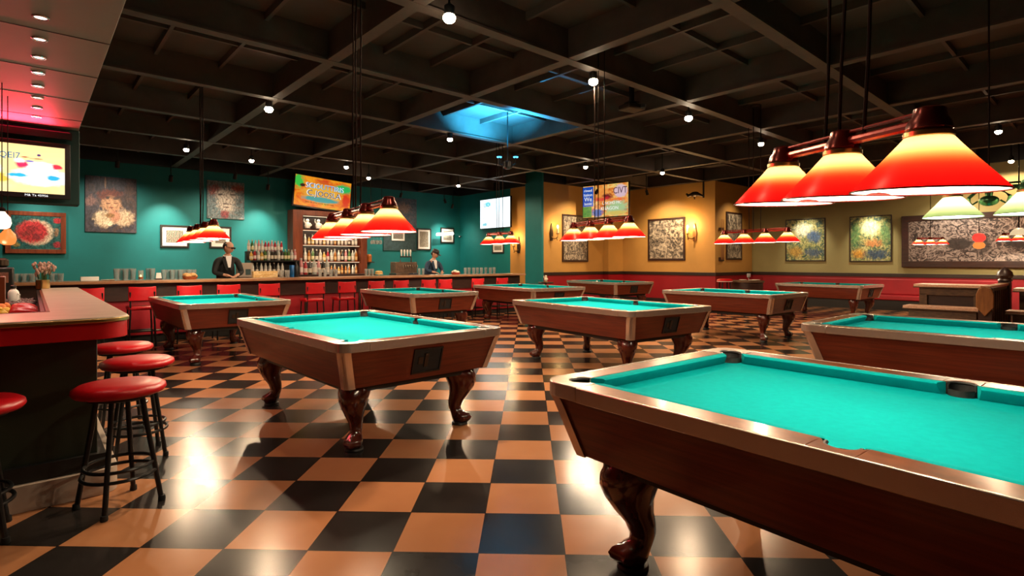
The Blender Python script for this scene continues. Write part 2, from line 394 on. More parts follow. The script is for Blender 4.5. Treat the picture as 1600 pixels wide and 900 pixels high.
# lowered soffit over the near bar, and the bulkhead hung at its end
soffit=struct('soffit',MB().box(-3.2,.45,-6,9.02,3.03,4.40),mt['soffit'],bevel=.004); 
for k in range(8): MB().box(-3.2,.45,1.1+k*1.0,1.108+k*1.0,3.026,3.03).build('panel_joint',mt['dado'],soffit)
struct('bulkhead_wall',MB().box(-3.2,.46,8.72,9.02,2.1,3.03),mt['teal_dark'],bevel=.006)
RZ=ROOM; RZA=ROOM-PI/2                            # facing of things hung on b-walls and a-walls
# ------------------------------------------------------------------ pool table (local: long axis x, top at z .83)
TL,TW,TH=2.45,1.53,.83
RW=.125                                           # width of the wooden rail
def arc(cx,cy,r,a0,a1,n):
    return [(cx+r*math.cos(math.radians(a0+(a1-a0)*i/n)), cy+r*math.sin(math.radians(a0+(a1-a0)*i/n))) for i in range(n+1)]
def quad_map(sx,sy):                              # corner frame: origin at a table corner, axes pointing inwards
    return lambda p:(sx*(TL/2-p[0]), sy*(TW/2-p[1]))
def fix(poly):                                    # counter-clockwise
    A=sum(poly[i][0]*poly[(i+1)%len(poly)][1]-poly[(i+1)%len(poly)][0]*poly[i][1] for i in range(len(poly)))
    return poly if A>0 else poly[::-1]
def make_table(label,group):
    t=thing('pool_table',label,'pool table',group=group)
    hx,hy=TL/2,TW/2
    # tapered cabinet
    def ring(ix,iy,z): return [(-hx+ix,-hy+iy,z),(hx-ix,-hy+iy,z),(hx-ix,hy-iy,z),(-hx+ix,hy-iy,z)]
    m=MB(); m.loft([ring(.125,.105,.495),ring(.118,.098,.51),ring(.05,.035,.735),ring(.035,.028,.765)],False); m.add(ring(.125,.105,.495),[(0,3,2,1)])
    m.build('cabinet',mt['laminate'],t,bevel=.006)
    MB().box(-hx+.22,hx-.22,-hy+.18,hy-.18,.44,.495).build('base_frame',mt['black'],t)
    # bright corner plates following the taper
    for sx in (1,-1):
        for sy in (1,-1):
            m=MB(); prof=[(.118,.098,.492),(.112,.092,.51),(.044,.030,.735),(.028,.02,.768)]
            rings=[]
            for ix,iy,z in prof:
                w=.072; q=[(ix+w,iy-.004),(ix+.02,iy-.004),(ix-.004,iy+.02),(ix-.004,iy+w),(ix+.006,iy+w),(ix+.006,iy+.024),(ix+.024,iy+.006),(ix+w,iy+.006)]
                rings.append([(sx*(hx-x),sy*(hy-y),z) for x,y in q])
            if sx*sy<0: rings=[r[::-1] for r in rings]
            m.loft([r[::-1] for r in rings])
            m.build('corner_plate',mt['chrome'],t)
    # rails: six wooden lengths with a bright outer band
    cl=.225; pg=.066
    def seg(x0,x1,side,long):
        # side=+1/-1
        m=MB(); z0,z1=.772,.830
        if long:
            y0,y1=side*(hy-.012),side*(hy-RW)
            poly=[(x0,y0),(x1,y0),(x1,y1),(x0,y1)]
        else:
            y0,y1=side*(hx-.012),side*(hx-RW)
            poly=[(y0,x0),(y0,x1),(y1,x1),(y1,x0)]
        m.prism(fix(poly),z0,z1); r=m.build('rail',mt['rail_wood'],t,bevel=.004)
        b=MB()
        xa,xb=-(hx-cl),hx-cl
        if long and x0<0: return r
        if long: pl=[(xa,side*(hy-.0125)),(xb,side*(hy-.0125)),(xb,side*hy),(xa,side*hy)]
        else: pl=[(side*(hx-.0125),x0),(side*(hx-.0125),x1),(side*hx,x1),(side*hx,x0)]
        b.prism(fix(pl),.764,.8315); b.build('rail_trim',mt['chrome'],r,bevel=.004)
        return r
    for s in (1,-1):
        for d in (1,-1):
            x0,x1=sorted((d*pg,d*(hx-cl))); seg(x0,x1,s,True)
        seg(-(hy-cl),hy-cl,s,False)
    # corner castings with the pocket notch
    cpoly=[(cl,0)]+arc(.10,.10,.10,270,180,8)+[(0,cl),(RW,cl)]+arc(.135,.135,.062,99.3,350.7,14)+[(cl,RW)]
    # the notch runs over the outer side of the hole
    for sx in (1,-1):
        for sy in (1,-1):
            q=quad_map(sx,sy); m=MB(); m.prism(fix([q(p) for p in cpoly]),.766,.833); m.build('corner_casting',mt['chrome'],t,bevel=.004)
            # pocket liner: leather cup standing up to the rail
            c=q((.135,.135)); pk=MB(); 
            pk.lathe([(.045,.69),(.060,.70),(.061,.80)],(c[0],c[1],0),20,True,False); pk.lathe([(.052,.801),(.050,.70)],(c[0],c[1],0),20,False,False)
            a0=math.degrees(math.atan2(sy,sx)); pts=arc(c[0],c[1],.058,a0-118,a0+118,16)
            pk.tube([(x,y,.822) for x,y in pts],.0075,6)
            wl=[(x,y) for x,y in arc(c[0],c[1],.0615,a0-125,a0+125,16)]; wi=[(x,y) for x,y in arc(c[0],c[1],.056,a0+125,a0-125,16)]
            pk.prism(fix(wl+wi),.775,.826)
            pk.build('pocket',mt['rubber'],t)
    for s in (1,-1):
        poly=[(-pg,s*(hy-.012)),(pg,s*(hy-.012)),(pg,s*(hy-RW))]+[(x,s*(hy-y)) for x,y in arc(0,.112,.052,-14,-166,10)]+[(-pg,s*(hy-RW))]
        m=MB(); m.prism(fix(poly),.772,.830); m.build('side_casting',mt['rail_wood'],t,bevel=.003)
        pk=MB(); c=(0,s*(hy-.112)); pk.lathe([(.04,.69),(.052,.70),(.053,.80)],(c[0],c[1],0),20,True,False); pk.lathe([(.045,.801),(.043,.70)],(c[0],c[1],0),20,False,False)
        a0=90*s; pts=arc(c[0],c[1],.049,a0-98,a0+98,14); pk.tube([(x,y,.822) for x,y in pts],.007,6)
        wl=arc(c[0],c[1],.0525,a0-100,a0+100,14); wi=arc(c[0],c[1],.047,a0+100,a0-100,14); pk.prism(fix(wl+wi),.775,.826)
        pk.build('pocket',mt['rubber'],t)
    # cloth bed with pocket cut-outs
    bp=[]
    q=quad_map(-1,-1); bp+=[q(p) for p in arc(.135,.135,.060,99.3,-9.3,10)]
    bp+=[(x,-(hy-y)) for x,y in [(p[0],p[1]) for p in arc(0,.112,.050,164.5,15.5,10)]]
    q=quad_map(1,-1); bp+=[q(p) for p in arc(.135,.135,.060,-9.3,99.3,10)]
    q=quad_map(1,1); bp+=[q(p) for p in arc(.135,.135,.060,99.3,-9.3,10)]
    bp+=[(x,(hy-y)) for x,y in arc(0,.112,.050,15.5,164.5,10)]
    q=quad_map(-1,1); bp+=[q(p) for p in arc(.135,.135,.060,-9.3,99.3,10)]
    MB().prism(fix(bp),.750,.772).build('bed_cloth',mt['felt'],t,smooth=0)
    # cushions
    def cushion(x0,x1,side,long,e0,e1):
        prof=[(RW-.002,.773),(RW-.002,.8285),(RW+.004,.8300),(RW+.042,.8275),(RW+.050,.822),(RW+.047,.812),(RW+.022,.773)]
        rings=[]
        for x,e,s_ in ((x0,e0,1),(x1,e1,-1)):
            ringp=[]
            for y,z in prof:
                xx=x+s_*e*(y-RW)/.05
                if long: ringp.append((xx,side*(hy-y),z))
                else: ringp.append((side*(hx-y),xx,z))
            rings.append(ringp)
        m=MB(); m.loft(rings); o=m.build('cushion',mt['felt'],t)
        bm=bmesh.new(); bm.from_mesh(o.data); bmesh.ops.recalc_face_normals(bm,faces=bm.faces); bm.to_mesh(o.data); bm.free()
    for s in (1,-1):
        cushion(-(hx-.20),-.056,s,True,.045,.022); cushion(.056,hx-.20,s,True,.022,.045)
        cushion(-(hy-.20),hy-.20,s,False,.045,.045)
    # coin mechanism on the short end at -x
    def onend(y,z,d):                              # point on the sloping end board, d out of it
        x=-hx+.118-(z-.51)/.225*.068-d; return (x,y,z)
    def plate(y0,y1,z0,z1,d0,d1): return [onend(y0,z0,d0),onend(y1,z0,d0),onend(y1,z0,d1),onend(y0,z0,d1),onend(y0,z1,d0),onend(y1,z1,d0),onend(y1,z1,d1),onend(y0,z1,d1)]
    m=MB(); 
    for a in ((-.135,.135,.535,.547),(-.135,.135,.718,.730),(-.135,-.122,.547,.718),(.122,.135,.547,.718)): m.hexa(plate(a[0],a[1],a[2],a[3],-.01,.012))
    fr=m.build('coin_panel',mt['black_metal'],t)
    MB().hexa(plate(-.122,.122,.547,.718,-.012,.003)).build('coin_recess',mt['rubber'],fr)
    m=MB(); m.hexa(plate(-.005,.03,.585,.69,.003,.014)); m.hexa(plate(.04,.085,.61,.665,.003,.009)); m.build('coin_slide',mt['iron'],fr,bevel=.002)
    # carved cabriole legs on round feet
    prof=[(.50,.112,-.015),(.465,.122,.0),(.42,.124,.020),(.37,.112,.036),(.31,.092,.034),(.25,.072,.012),(.20,.057,-.014),(.155,.049,-.024),(.125,.047,-.018),(.105,.056,.002),(.085,.068,.022),(.06,.072,.034),(.038,.064,.034),(.022,.052,.030)]
    for sx in (1,-1):
        for sy in (1,-1):
            lx,ly=sx*(hx-.335),sy*(hy-.275); d=Vector((sx*.70,sy*.72)); 
            an=math.atan2(d.y,d.x); rings=[]
            for z,r,off in prof:
                ring=[]
                for k in range(16):
                    th=2*PI*k/16; rr=1.12*r*(1+.10*abs(math.cos(2*th))**2-.06)
                    if z<.11: rr*=1+.13*math.cos(5*th)*(th<PI*2)
                    x=off+rr*math.cos(th); y=rr*.86*math.sin(th)
                    ring.append((lx+x*math.cos(an)-y*math.sin(an), ly+x*math.sin(an)+y*math.cos(an), z))
                rings.append(ring)
            m=MB(); m.loft(rings[::-1]); lg=m.build('leg',mt['leg_wood'],t,smooth=50)
            cx,cy=lx+.02*math.cos(an),ly+.02*math.sin(an)
            MB().lathe([(.066,0),(.070,.006),(.066,.020),(.046,.026)],(cx,cy,0),20).build('foot_pad',mt['black'],lg)
    return t
tables=[ # label, x, y, heading, scale in plan
 ('large brown pool table cut off by the lower right corner of the photo',1.528,2.065,128.4,1.024),
 ('brown pool table with big coin slot standing in the aisle beside the round bar stools',-1.392,4.973,132.5,.959),
 ('pool table in front of the suited bartender, its corner towards the round bar stools',-4.521,8.331,132.5,.942),
 ('pool table close to the long bar, in front of the bartender wearing a cap',-1.868,10.686,127.8,.942),
 ('far pool table standing right in front of the teal pillar',.349,12.706,125.6,1.0),
 ('brown pool table under the red lamp that hangs before the colourful wall screen',1.262,7.419,124.7,.975),
 ('small far pool table against the red wainscot below the yellow walls, white ball on it',2.848,16.057,120,.949),
 ('pool table just in front of the small round drinks table',4.21,10.404,129.2,.92),
 ('far pool table beside the red bench below the two colourful landscape paintings',8.151,14.048,126,.87),
 ('dark brown pool table under the cream glass lamp, in front of the carved wooden booth',3.979,4.458,131.5,1.025),
]
first=None; TAB=[]
for lb,x,y,h,s in tables:
    rz=math.radians(h)
    if first is None:
        first=make_table(lb,'pool tables'); first.location=(x,y,0); first.rotation_euler=(0,0,rz); first.scale=(s,s,1); o=first
    else: o=dup(first,(x,y,0),rz,lb,'pool tables',(s,s,1))
    TAB.append(o)
b=MB().ball((0,0,.028),.03,16,10).build('cue_ball',mt['white']); x,y=2.55,16.35; b.location=(x,y,.7745); tag(b,'white cue ball on the far pool table by the red wainscot','ball')
# ------------------------------------------------------------------ hanging table lamps
def shade_mesh(d,h):
    k=d/.43; R_=d/2
    return MB().lathe([(R_,0),(R_*.985,.006*k),(R_*.80,.052*k),(R_*.62,.095*k),(R_*.49,.128*k),(R_*.385,.155*k),(R_*.31,.176*k),(R_*.29,.186*k)],(0,0,0),40,False,False)
def make_lamp(name,label,x,y,ang,n,sp,z,d,shade='shade_red',watt=15,bar='red_metal',cap='cap_metal',tilt=0,group=None,top=4.38,col=(1,.80,.56),ornament=False,cords=(-.12,.02,.11)):
    t=thing(name,label,'lamp',(x,y,z),math.radians(ang),group); t.rotation_euler=(0,tilt,math.radians(ang))
    k=d/.43; zb=.226*k; L_=(n-1)*sp/2
    m=MB(); m.tube([(-L_-.02,0,zb),(L_+.02,0,zb)],.016*k+.002,10)
    m.tube([(-L_,0,zb+.035*k),(L_,0,zb+.035*k)],.007*k+.001,8)
    m.build('bar',mt[bar],t)
    for i in range(n):
        xx=-L_+i*sp
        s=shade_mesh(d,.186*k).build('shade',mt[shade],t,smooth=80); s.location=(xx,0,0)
        rim=[(d/2*math.cos(2*PI*q/40),d/2*math.sin(2*PI*q/40),0) for q in range(40)]
        MB().tube(rim,.0028*k,6,True).build('rim',mt[cap],s)
        m=MB(); m.lathe([(.064*k,.172*k),(.070*k,.178*k),(.070*k,.192*k),(.060*k,.198*k)],(0,0,0),24); m.build('collar',mt['brass'],s)
        m=MB(); m.lathe([(.060*k,.196*k),(.066*k,.203*k),(.060*k,.225*k),(.048*k,.243*k),(.044*k,.268*k),(.030*k,.275*k)],(0,0,0),24); m.build('cap',mt[cap],s)
        b=MB().lathe([(.012*k,.205*k),(.014*k,.175*k),(.034*k,.150*k),(.038*k,.128*k),(.030*k,.106*k),(.0,.096*k)],(0,0,0),16,False,False).build('bulb',mt['bulb'],s,smooth=80)
        lamp('POINT',(xx,0,.070*k),watt*2.1,col,.02*k,parent=t)
    if ornament:
        m=MB()
        for s_ in (1,-1):
            m.tube([(s_*.02,0,zb),(s_*.08,0,zb-.02),(s_*.13,.0,zb-.07),(s_*.11,0,zb-.13),(s_*.07,0,zb-.10)],[.012,.012,.014,.012,.007],8)
        m.ball((0,0,zb-.10),.055,16,10,(1.2,.8,.8)); m.lathe([(.02,zb-.07),(.035,zb),(.02,zb+.06),(.028,zb+.09),(.008,zb+.13)],(0,0,0),14)
        m.build('ornament',mt['green_metal'],t)
    for c in cords:
        zt=top-z
        lean=.25*c
        c0=c*min(1,L_*4)
        m=MB(); pts=[(c0+lean*q/8*.2,.004*math.sin(q*1.7+c*30),zb+(zt-zb)*q/8) for q in range(9)]; m.tube(pts,.007,6); m.build('cord',mt['cord'],t)
    m=MB(); m.lathe([(.11,top-z-.02),(.13,top-z),(.13,top-z+.02)],(0,0,0),18); m.build('ceiling_plate',mt['iron'],t)
    return t
LG='red glass table lamps'
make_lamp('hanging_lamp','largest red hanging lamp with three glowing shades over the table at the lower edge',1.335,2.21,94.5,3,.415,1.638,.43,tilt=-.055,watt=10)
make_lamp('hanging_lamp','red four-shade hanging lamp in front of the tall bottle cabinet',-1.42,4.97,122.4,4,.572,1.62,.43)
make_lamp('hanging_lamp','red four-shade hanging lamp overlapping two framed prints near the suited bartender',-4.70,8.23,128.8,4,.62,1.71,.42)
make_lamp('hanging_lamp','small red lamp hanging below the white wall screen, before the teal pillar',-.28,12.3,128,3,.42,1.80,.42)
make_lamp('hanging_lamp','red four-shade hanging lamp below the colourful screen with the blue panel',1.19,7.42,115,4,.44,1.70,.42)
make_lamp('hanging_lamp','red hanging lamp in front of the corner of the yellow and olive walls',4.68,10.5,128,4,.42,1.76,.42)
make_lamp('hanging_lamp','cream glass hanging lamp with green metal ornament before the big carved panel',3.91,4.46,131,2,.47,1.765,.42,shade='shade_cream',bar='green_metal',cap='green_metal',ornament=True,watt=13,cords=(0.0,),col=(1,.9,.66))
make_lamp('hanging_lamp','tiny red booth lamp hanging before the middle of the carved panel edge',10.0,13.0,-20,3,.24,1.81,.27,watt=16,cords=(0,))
make_lamp('hanging_lamp','tiny red booth lamp at the edge of the photo before the carved panel',12.2,13.1,-30,3,.27,1.90,.32,watt=16,cords=(0,))
# red over amber glass lantern, with a cream companion
t=thing('lantern','red over amber glass lantern hanging before the carved panel','lantern',(11.16,13.0,1.70))
m=MB(); m.lathe([(.06,.16),(.12,.22),(.13,.29),(.09,.36),(.03,.38)],(0,0,0),18); m.build('red_globe',EM('red_lantern_glass',(1,.06,.04,1),1.0),t)
m=MB(); m.lathe([(.03,0),(.10,.03),(.12,.09),(.09,.15),(.06,.16)],(0,0,0),18); m.build('amber_globe',EM('amber_lantern_glass',(1,.30,.06,1),.9),t)
MB().tube([(0,0,.38),(0,0,2.68)],.007,6).build('cord',mt['cord'],t)
t=thing('pendant_lamp','small cream pendant shade beside the red lantern before the carved panel','lamp',(11.75,12.6,2.02))
MB().lathe([(.17,0),(.16,.05),(.11,.12),(.04,.16)],(0,0,0),20,True,True).build('shade',EM('cream_pendant_glass',(1,.74,.42,1),.7),t)
MB().tube([(0,0,.16),(0,0,2.36)],.006,6).build('cord',mt['cord'],t)

WS=3.2; WW=2.2
# ------------------------------------------------------------------ bare ceiling spots
def make_spot(label,px,py,z,watt,ang=125,size=.05,grp=None):
    Y=F*(z-HC)/(HOR-py); x,y=at(px,Y)
    t=thing('ceiling_spotlight',label,'spotlight',(x,y,z),0,grp)
    m=MB(); m.lathe([(.050,.03),(.055,.04),(.055,.13),(.03,.15)],(0,0,0),16); m.build('can',mt['black_metal'],t)
    MB().tube([(0,0,.15),(0,0,4.40-z)],.012,8).build('stem',mt['black_metal'],t)
    MB().ball((0,0,.012),size,16,10,(1,1,.8)).build('bulb',mt['spot_lens'],t,smooth=80)
    l=lamp('SPOT',(0,0,-.06),watt*WS,(1,.70,.43),.05,angle=172,blend=.25,parent=t)
    return t
SP=[('bare bulb spotlight at the top edge, brightest on the ceiling',702,30,80),
 ('bright ceiling spotlight above the suited bartender side of the bar',420,172,80),
 ('bright ceiling spotlight beside the hanging projector',927,129,80),
 ('ceiling spotlight at a beam crossing behind the projector',1076,186,80),
 ('ceiling spotlight near the blue glow on the ceiling',703,219,80),
 ('small ceiling spotlight above the first pair of framed prints',291,235,60),
 ('small ceiling spotlight above the red and white face painting',393,252,60),
 ('small ceiling spotlight above the orange wall screen',541,262,60),
 ('small ceiling spotlight behind the cords of the lamp beside the orange screen',576,279,50),
 ('small ceiling spotlight in front of the teal corner',716,291,60),
 ('small ceiling spotlight above the yellow wall with the candle sconce',915,262,60),
 ('small ceiling spotlight above the square black and white picture',1035,271,60),
 ('small ceiling spotlight just off the first red shade of the largest lamp',1189,226,60),
 ('ceiling spotlight by the edge of the photo above the cream lamp, higher of two',1560,207,70),
 ('ceiling spotlight by the edge of the photo above the cream lamp, lower of two',1580,253,60)]
def added_spot(label,x,y,z,watt):  # extra spotlights out of view, added to light the foreground floor
    t=make_spot(label,800,100,z,watt); t.location=(x,y,z); return t
added_spot('added ceiling spotlight, out of view, in the aisle before the nearest pool table',.2,3.0,3.86,26)
added_spot('added ceiling spotlight, out of view, over the corner of the near bar',-1.2,2.6,3.86,9)
added_spot('added ceiling spotlight behind the viewer over the aisle',1.2,-.8,3.86,40)
for lb,px,py,wt in SP: make_spot(lb,px,py,3.86,wt,size=.066 if py<200 else .056)
# wall washers close to the walls, several of them added to brighten walls and pictures
def washer(label,px,wall,val,off,watt,z=3.8,tz=1.9,ang=52,col=(1,.86,.66),bl=1.0):
    if wall=='b': a,_=on_b(px,val); p=R(a,val-off); q=R(a,val)
    else: b,_=on_a(px,val); p=R(val-off,b); q=R(val,b)
    t=thing('wall_washer',label,'spotlight',(p[0],p[1],z),math.atan2(q[1]-p[1],q[0]-p[0]))
    m=MB(); m.tube([(-.02,0,.04),(.05,0,-.10)],[.045,.05],14); m.build('can',mt['black_metal'],t)
    MB().tube([(-.02,0,.04),(-.02,0,4.40-z)],.012,8).build('stem',mt['black_metal'],t)
    l=lamp('SPOT',(.058,0,-.12),watt*WW,col,.03,angle=ang*1.25,blend=bl,parent=t)
    d=Vector((off-.058,0,tz-z+.12)); l.rotation_euler=d.to_track_quat('-Z','Y').to_euler()
    return t
washer('black wall-washer lamp lighting the teal wall beside the big figure painting',256,'b',17.52,1.0,165,z=3.6,tz=2.0)
washer('black wall-washer lamp lighting the teal wall beside the face painting',402,'b',17.52,1.0,165,z=3.6,tz=2.0)
washer('black wall-washer lamp lighting the teal wall above the print nearest the teal corner',686,'b',17.52,.9,120,z=3.5,tz=1.9)
washer('added black wall-washer lamp over the big square figure painting',172,'b',17.52,1.6,70,z=3.75,tz=1.9,ang=80)  # added fixture, brightens the figure painting
washer('added black wall-washer lamp over the red and white face painting',345,'b',17.52,1.5,45,z=3.75,tz=1.9,ang=80)  # added fixture, brightens the face painting
washer('added black wall-washer lamp on the yellow wall between pillar and colourful screen',890,'b',12.58,1.2,110,z=3.7,tz=1.9,ang=85,col=(1,.78,.5))  # added to lift the yellow wall by the pillar
washer('added black wall-washer lamp over the square ink picture',1045,'a',16.4,1.3,130,z=3.7,tz=1.9,ang=85,col=(1,.78,.5))  # added to lift the alcove wall
washer('added black wall-washer lamp over the narrow ink portrait',1140,'b',8.73,1.0,45,z=3.7,tz=1.9,ang=80,col=(1,.78,.5))  # added to lift the yellow corner wall
washer('added black wall-washer lamp lighting the teal wall beside the bottle cabinet',600,'b',17.52,1.2,70,z=3.7,tz=1.6)  # added to brighten the teal wall here
washer('added black wall-washer lamp lighting the short teal wall with the white screen',735,'a',12.75,1.2,50,z=3.7,tz=1.6)  # added to brighten the short teal wall
washer('black wall-washer lamp over the blue and gold landscape painting',1262,'a',18.98,.9,80,z=3.4,tz=1.9)
washer('black wall-washer lamp over the green and gold landscape painting',1362,'a',18.98,.8,100,z=3.35,tz=1.9)
washer('added black wall-washer lamp over the big carved panel',1500,'a',18.98,1.3,80,z=3.4,tz=1.8,ang=80)  # added to brighten the olive wall and its panel
washer('added black wall-washer lamp lighting the pizza picture',55,'b',17.52,1.0,50,z=3.4,tz=2.0,ang=60)  # added to brighten the pizza picture
# blue uplight below the ceiling
x,y=at(793,10.6); t=thing('blue_uplight','ceiling fixture throwing blue light on the beams above the far tables','spotlight',(x,y,3.20))
m=MB(); m.lathe([(.05,0),(.09,.02),(.09,.14),(.06,.15)],(0,0,0),16); m.build('can',mt['black_metal'],t)
MB().tube([(.0,0,.15),(.0,0,1.2)],.012,6).build('stem',mt['black_metal'],t)
m=MB(); m.tube([(-.10,0,.07),(-.16,0,.1),(-.16,0,.22)],.02,8); m.tube([(.10,0,.07),(.16,0,.1),(.16,0,.22)],.02,8); m.build('bracket',mt['black_metal'],t)
MB().lathe([(.045,.22),(.05,.24)],(-.16,0,0),14).lathe([(.045,.22),(.05,.24)],(.16,0,0),14).build('lens',EM('blue_lens',(.05,.45,1,1),4),t)
for s_ in (-1,1): l=lamp('SPOT',(s_*.16,0,.26),1700,(.035,.48,1),.03,angle=105,blend=.8,parent=t); l.rotation_euler=(PI+.35*s_,.12*s_,0)
# projector
x,y=at(987,9.2); t=thing('projector','dark projector hanging from the ceiling beams','projector',(x,y,3.95),.5)
MB().box(-.18,.18,-.14,.14,0,.09).build('body',mt['iron'],t,bevel=.02)
MB().lathe([(.045,.0),(.05,.05)],(0,0,0),14).build('lens',mt['rubber'],t).location=(.10,-.17,.02)
m=MB(); m.box(-.03,.03,-.03,.03,.09,.45); m.box(-.09,.09,-.09,.09,.12,.14); m.build('mount',mt['black_metal'],t)
# recessed downlights of the soffit
for k in range(8):
    x,y=R(.05,4.84+.475*k)
    t=thing('recessed_downlight','recessed downlight in the row along the grey soffit','downlight',(x,y,3.03),0,'recessed downlights in the soffit')
    rim=[(.042*math.cos(2*PI*q/20),.042*math.sin(2*PI*q/20),-.003) for q in range(20)]
    MB().tube(rim,.008,6,True).build('rim',mt['steel'],t); MB().lathe([(.036,-.004),(.036,-.001)],(0,0,0),18).build('lens',mt['dim_lens'],t)
    lamp('SPOT',(0,0,-.02),16,(1,.64,.52),.04,angle=120,blend=.8,parent=t)
# red strip light that washes the end of the soffit and the bulkhead
x,y=R(-1.0,8.60); t=thing('red_strip_light','red strip light hidden above the wall screen under the soffit','strip light',(x,y,2.93),ROOM)
MB().box(-1.3,1.38,-.02,.05,-.05,.03).build('housing',mt['black_metal'],t)
MB().box(-1.28,1.36,-.018,.03,.03,.038).build('tube',EM('red_tube',(1,.01,.05,1),.25),t)
l=lamp('AREA',(0,-.06,-.02),85,(1,.025,.06),.1,parent=t); l.data.shape='RECTANGLE'; l.data.size=2.4; l.data.size_y=.05; l.rotation_euler=(-PI*.62,0,0)

# ------------------------------------------------------------------ pictures and screens
def hang(name,label,cat,px0,px1,pt,pb,wall,val,frame,fw,canvas,mat_=None,mw=0,dep=.04,grp=None):
    pc=(px0+px1)/2
    if wall=='b': a0,_=on_b(px0,val); a1,_=on_b(px1,val); _,Y=on_b(pc,val); mid=(a0+a1)/2; x,y=R(mid,val); w=abs(a1-a0); rz=RZ
    else: b0,_=on_a(px0,val); b1,_=on_a(px1,val); _,Y=on_a(pc,val); mid=(b0+b1)/2; x,y=R(val,mid); w=abs(b1-b0); rz=RZA
    z0,z1=zat(pb,Y),zat(pt,Y); h=z1-z0
    t=thing(name,label,cat,(x,y,z0),rz,grp)
    hw=w/2; m=MB(); y0,y1=-dep,-.002
    if fw:
        m.box(-hw,hw,y0,y1,0,fw); m.box(-hw,hw,y0,y1,h-fw,h); m.box(-hw,-hw+fw,y0,y1,fw,h-fw); m.box(hw-fw,hw,y0,y1,fw,h-fw); m.build('frame',frame,t,bevel=.004)
    i=fw+mw
    if mw: MB().box(-hw+fw,hw-fw,y0+.016,y1,fw,h-fw).build('mat_board',mt['white'],t)
    MB().box(-hw+i,hw-i,y0+(.012 if fw else 0),y1,i,h-i).build('canvas',canvas,t)
    return t,hw,h
B=17.52
ink=lambda nm,sd,sc=5: picture_mat(nm,[(.3,(20,18,17)),(.5,(84,78,70)),(.62,(170,160,142)),(.85,(205,194,174))],scale=sc,distort=.7,detail=5,kind='ink',seed=sd)
noise_ink=lambda nm,sd,sc=9: picture_mat(nm,[(.36,(24,20,18)),(.46,(84,74,64)),(.53,(150,136,120)),(.64,(188,172,150))],scale=sc*1.3,distort=1.6,detail=9,seed=sd)
cherub=picture_mat('dim_figure_canvas',[(.3,(38,30,34)),(.5,(66,64,78)),(.68,(92,70,62)),(.8,(120,92,80))],scale=5,distort=1.2,blobs=[
 (.5,.66,.30,.13,(120,52,34),.5,.9),(.72,.58,.2,.13,(60,50,52),.4,.8),(.5,.50,.21,.16,(212,160,120),.35,.95),(.36,.24,.22,.17,(226,200,166),.35,.95),(.74,.27,.23,.17,(226,196,164),.35,.95),(.56,.30,.14,.12,(206,140,112),.5,.9),(.46,.30,.10,.05,(150,110,60),.5,.9),(.44,.16,.10,.045,(252,236,204),.2,1),(.10,.55,.12,.1,(150,110,104),.6,.7),(.42,.62,.05,.035,(44,36,40),.5,.9),(.58,.62,.06,.03,(60,44,44),.6,.9),(.44,.52,.05,.012,(110,56,44),.5,.9),(.58,.53,.05,.012,(110,56,44),.5,.9),(.5,.45,.05,.012,(150,70,54),.5,.9),(.38,.88,.02,.11,(150,116,92),.4,.8),(.86,.76,.10,.2,(96,70,62),.9,.7)],rough=.6,lines=.35)
hang('wall_painting','large square painting of a pale figure on dark ground, unframed on teal wall','painting',133,213,277,363,'b',B,None,0,cherub)
pizza=picture_mat('pizza_poster',[(.3,(20,62,66)),(.5,(30,84,84)),(.7,(58,110,100))],scale=7,distort=2,blobs=[(.50,.50,.37,.40,(206,186,160),.12,1),(.42,.52,.35,.37,(176,52,56),.2,1),(.42,.60,.12,.11,(120,40,44),.9,.8),(.30,.45,.12,.10,(120,50,48),.9,.8),(.52,.38,.12,.10,(112,44,50),.9,.8),(.93,.88,.09,.10,(170,46,54),.4,1),(.93,.14,.09,.11,(150,46,56),.4,1),(.91,.52,.05,.15,(160,120,90),.7,.8),(.10,.14,.08,.08,(150,130,70),.5,.8)],rough=.35,lines=.4)
hang('framed_poster','pizza poster in a brown wooden frame, below the wall screen','poster',8,103,331,396,'b',B,mt['cab_wood'],.10,pizza,dep=.08)
face=picture_mat('red_white_face_canvas',[(.3,(70,96,104)),(.5,(104,124,128)),(.7,(132,118,112)),(.85,(90,60,54))],scale=6,distort=2,blobs=[(.20,.74,.20,.16,(150,50,34),.9,.85),(.82,.84,.20,.12,(150,60,36),.9,.85),(.50,.62,.32,.20,(200,184,168),.5,.95),(.50,.40,.24,.26,(206,192,176),.5,.95),(.47,.13,.13,.12,(140,44,54),.8,.9),(.36,.64,.09,.025,(40,30,34),.7,.9),(.68,.66,.09,.025,(40,30,34),.7,.9),(.52,.40,.18,.02,(60,34,40),.8,.95),(.52,.31,.10,.015,(80,44,50),.8,.9),(.52,.52,.03,.03,(120,90,86),.6,.9)],rough=.6,lines=.45)
hang('wall_painting','square painting of a red and white face, unframed on teal wall','painting',323,381,284,342,'b',B,None,0,face)
hang('framed_print','black framed landscape print with white mat, beside the big figure painting','print',250,295,352,387,'b',B,mt['black'],.05,ink('ink_print_one',1.3),mw=.09)
hang('framed_print','black framed print with white mat, half behind the lamp near the suited bartender','print',327,361,354,388,'b',B,mt['black'],.05,ink('ink_print_two',4.1),mw=.10)
hang('wall_painting','dim grey blue painting behind the four-shade lamp, beside the bottle cabinet','painting',608,650,310,364,'b',B,None,0,picture_mat('grey_blue_canvas',[(.3,(24,50,62)),(.5,(60,76,92)),(.7,(96,84,92))],scale=6,distort=2,blobs=[(.5,.72,.3,.16,(140,110,100),.8,.7)]))
tt,_,_=hang('chalkboard','slate chalkboard with unreadable pale scribbles behind the beer taps','board',598,650,364,392,'b',B,mt['teal_dark'],.03,mt['slate'])
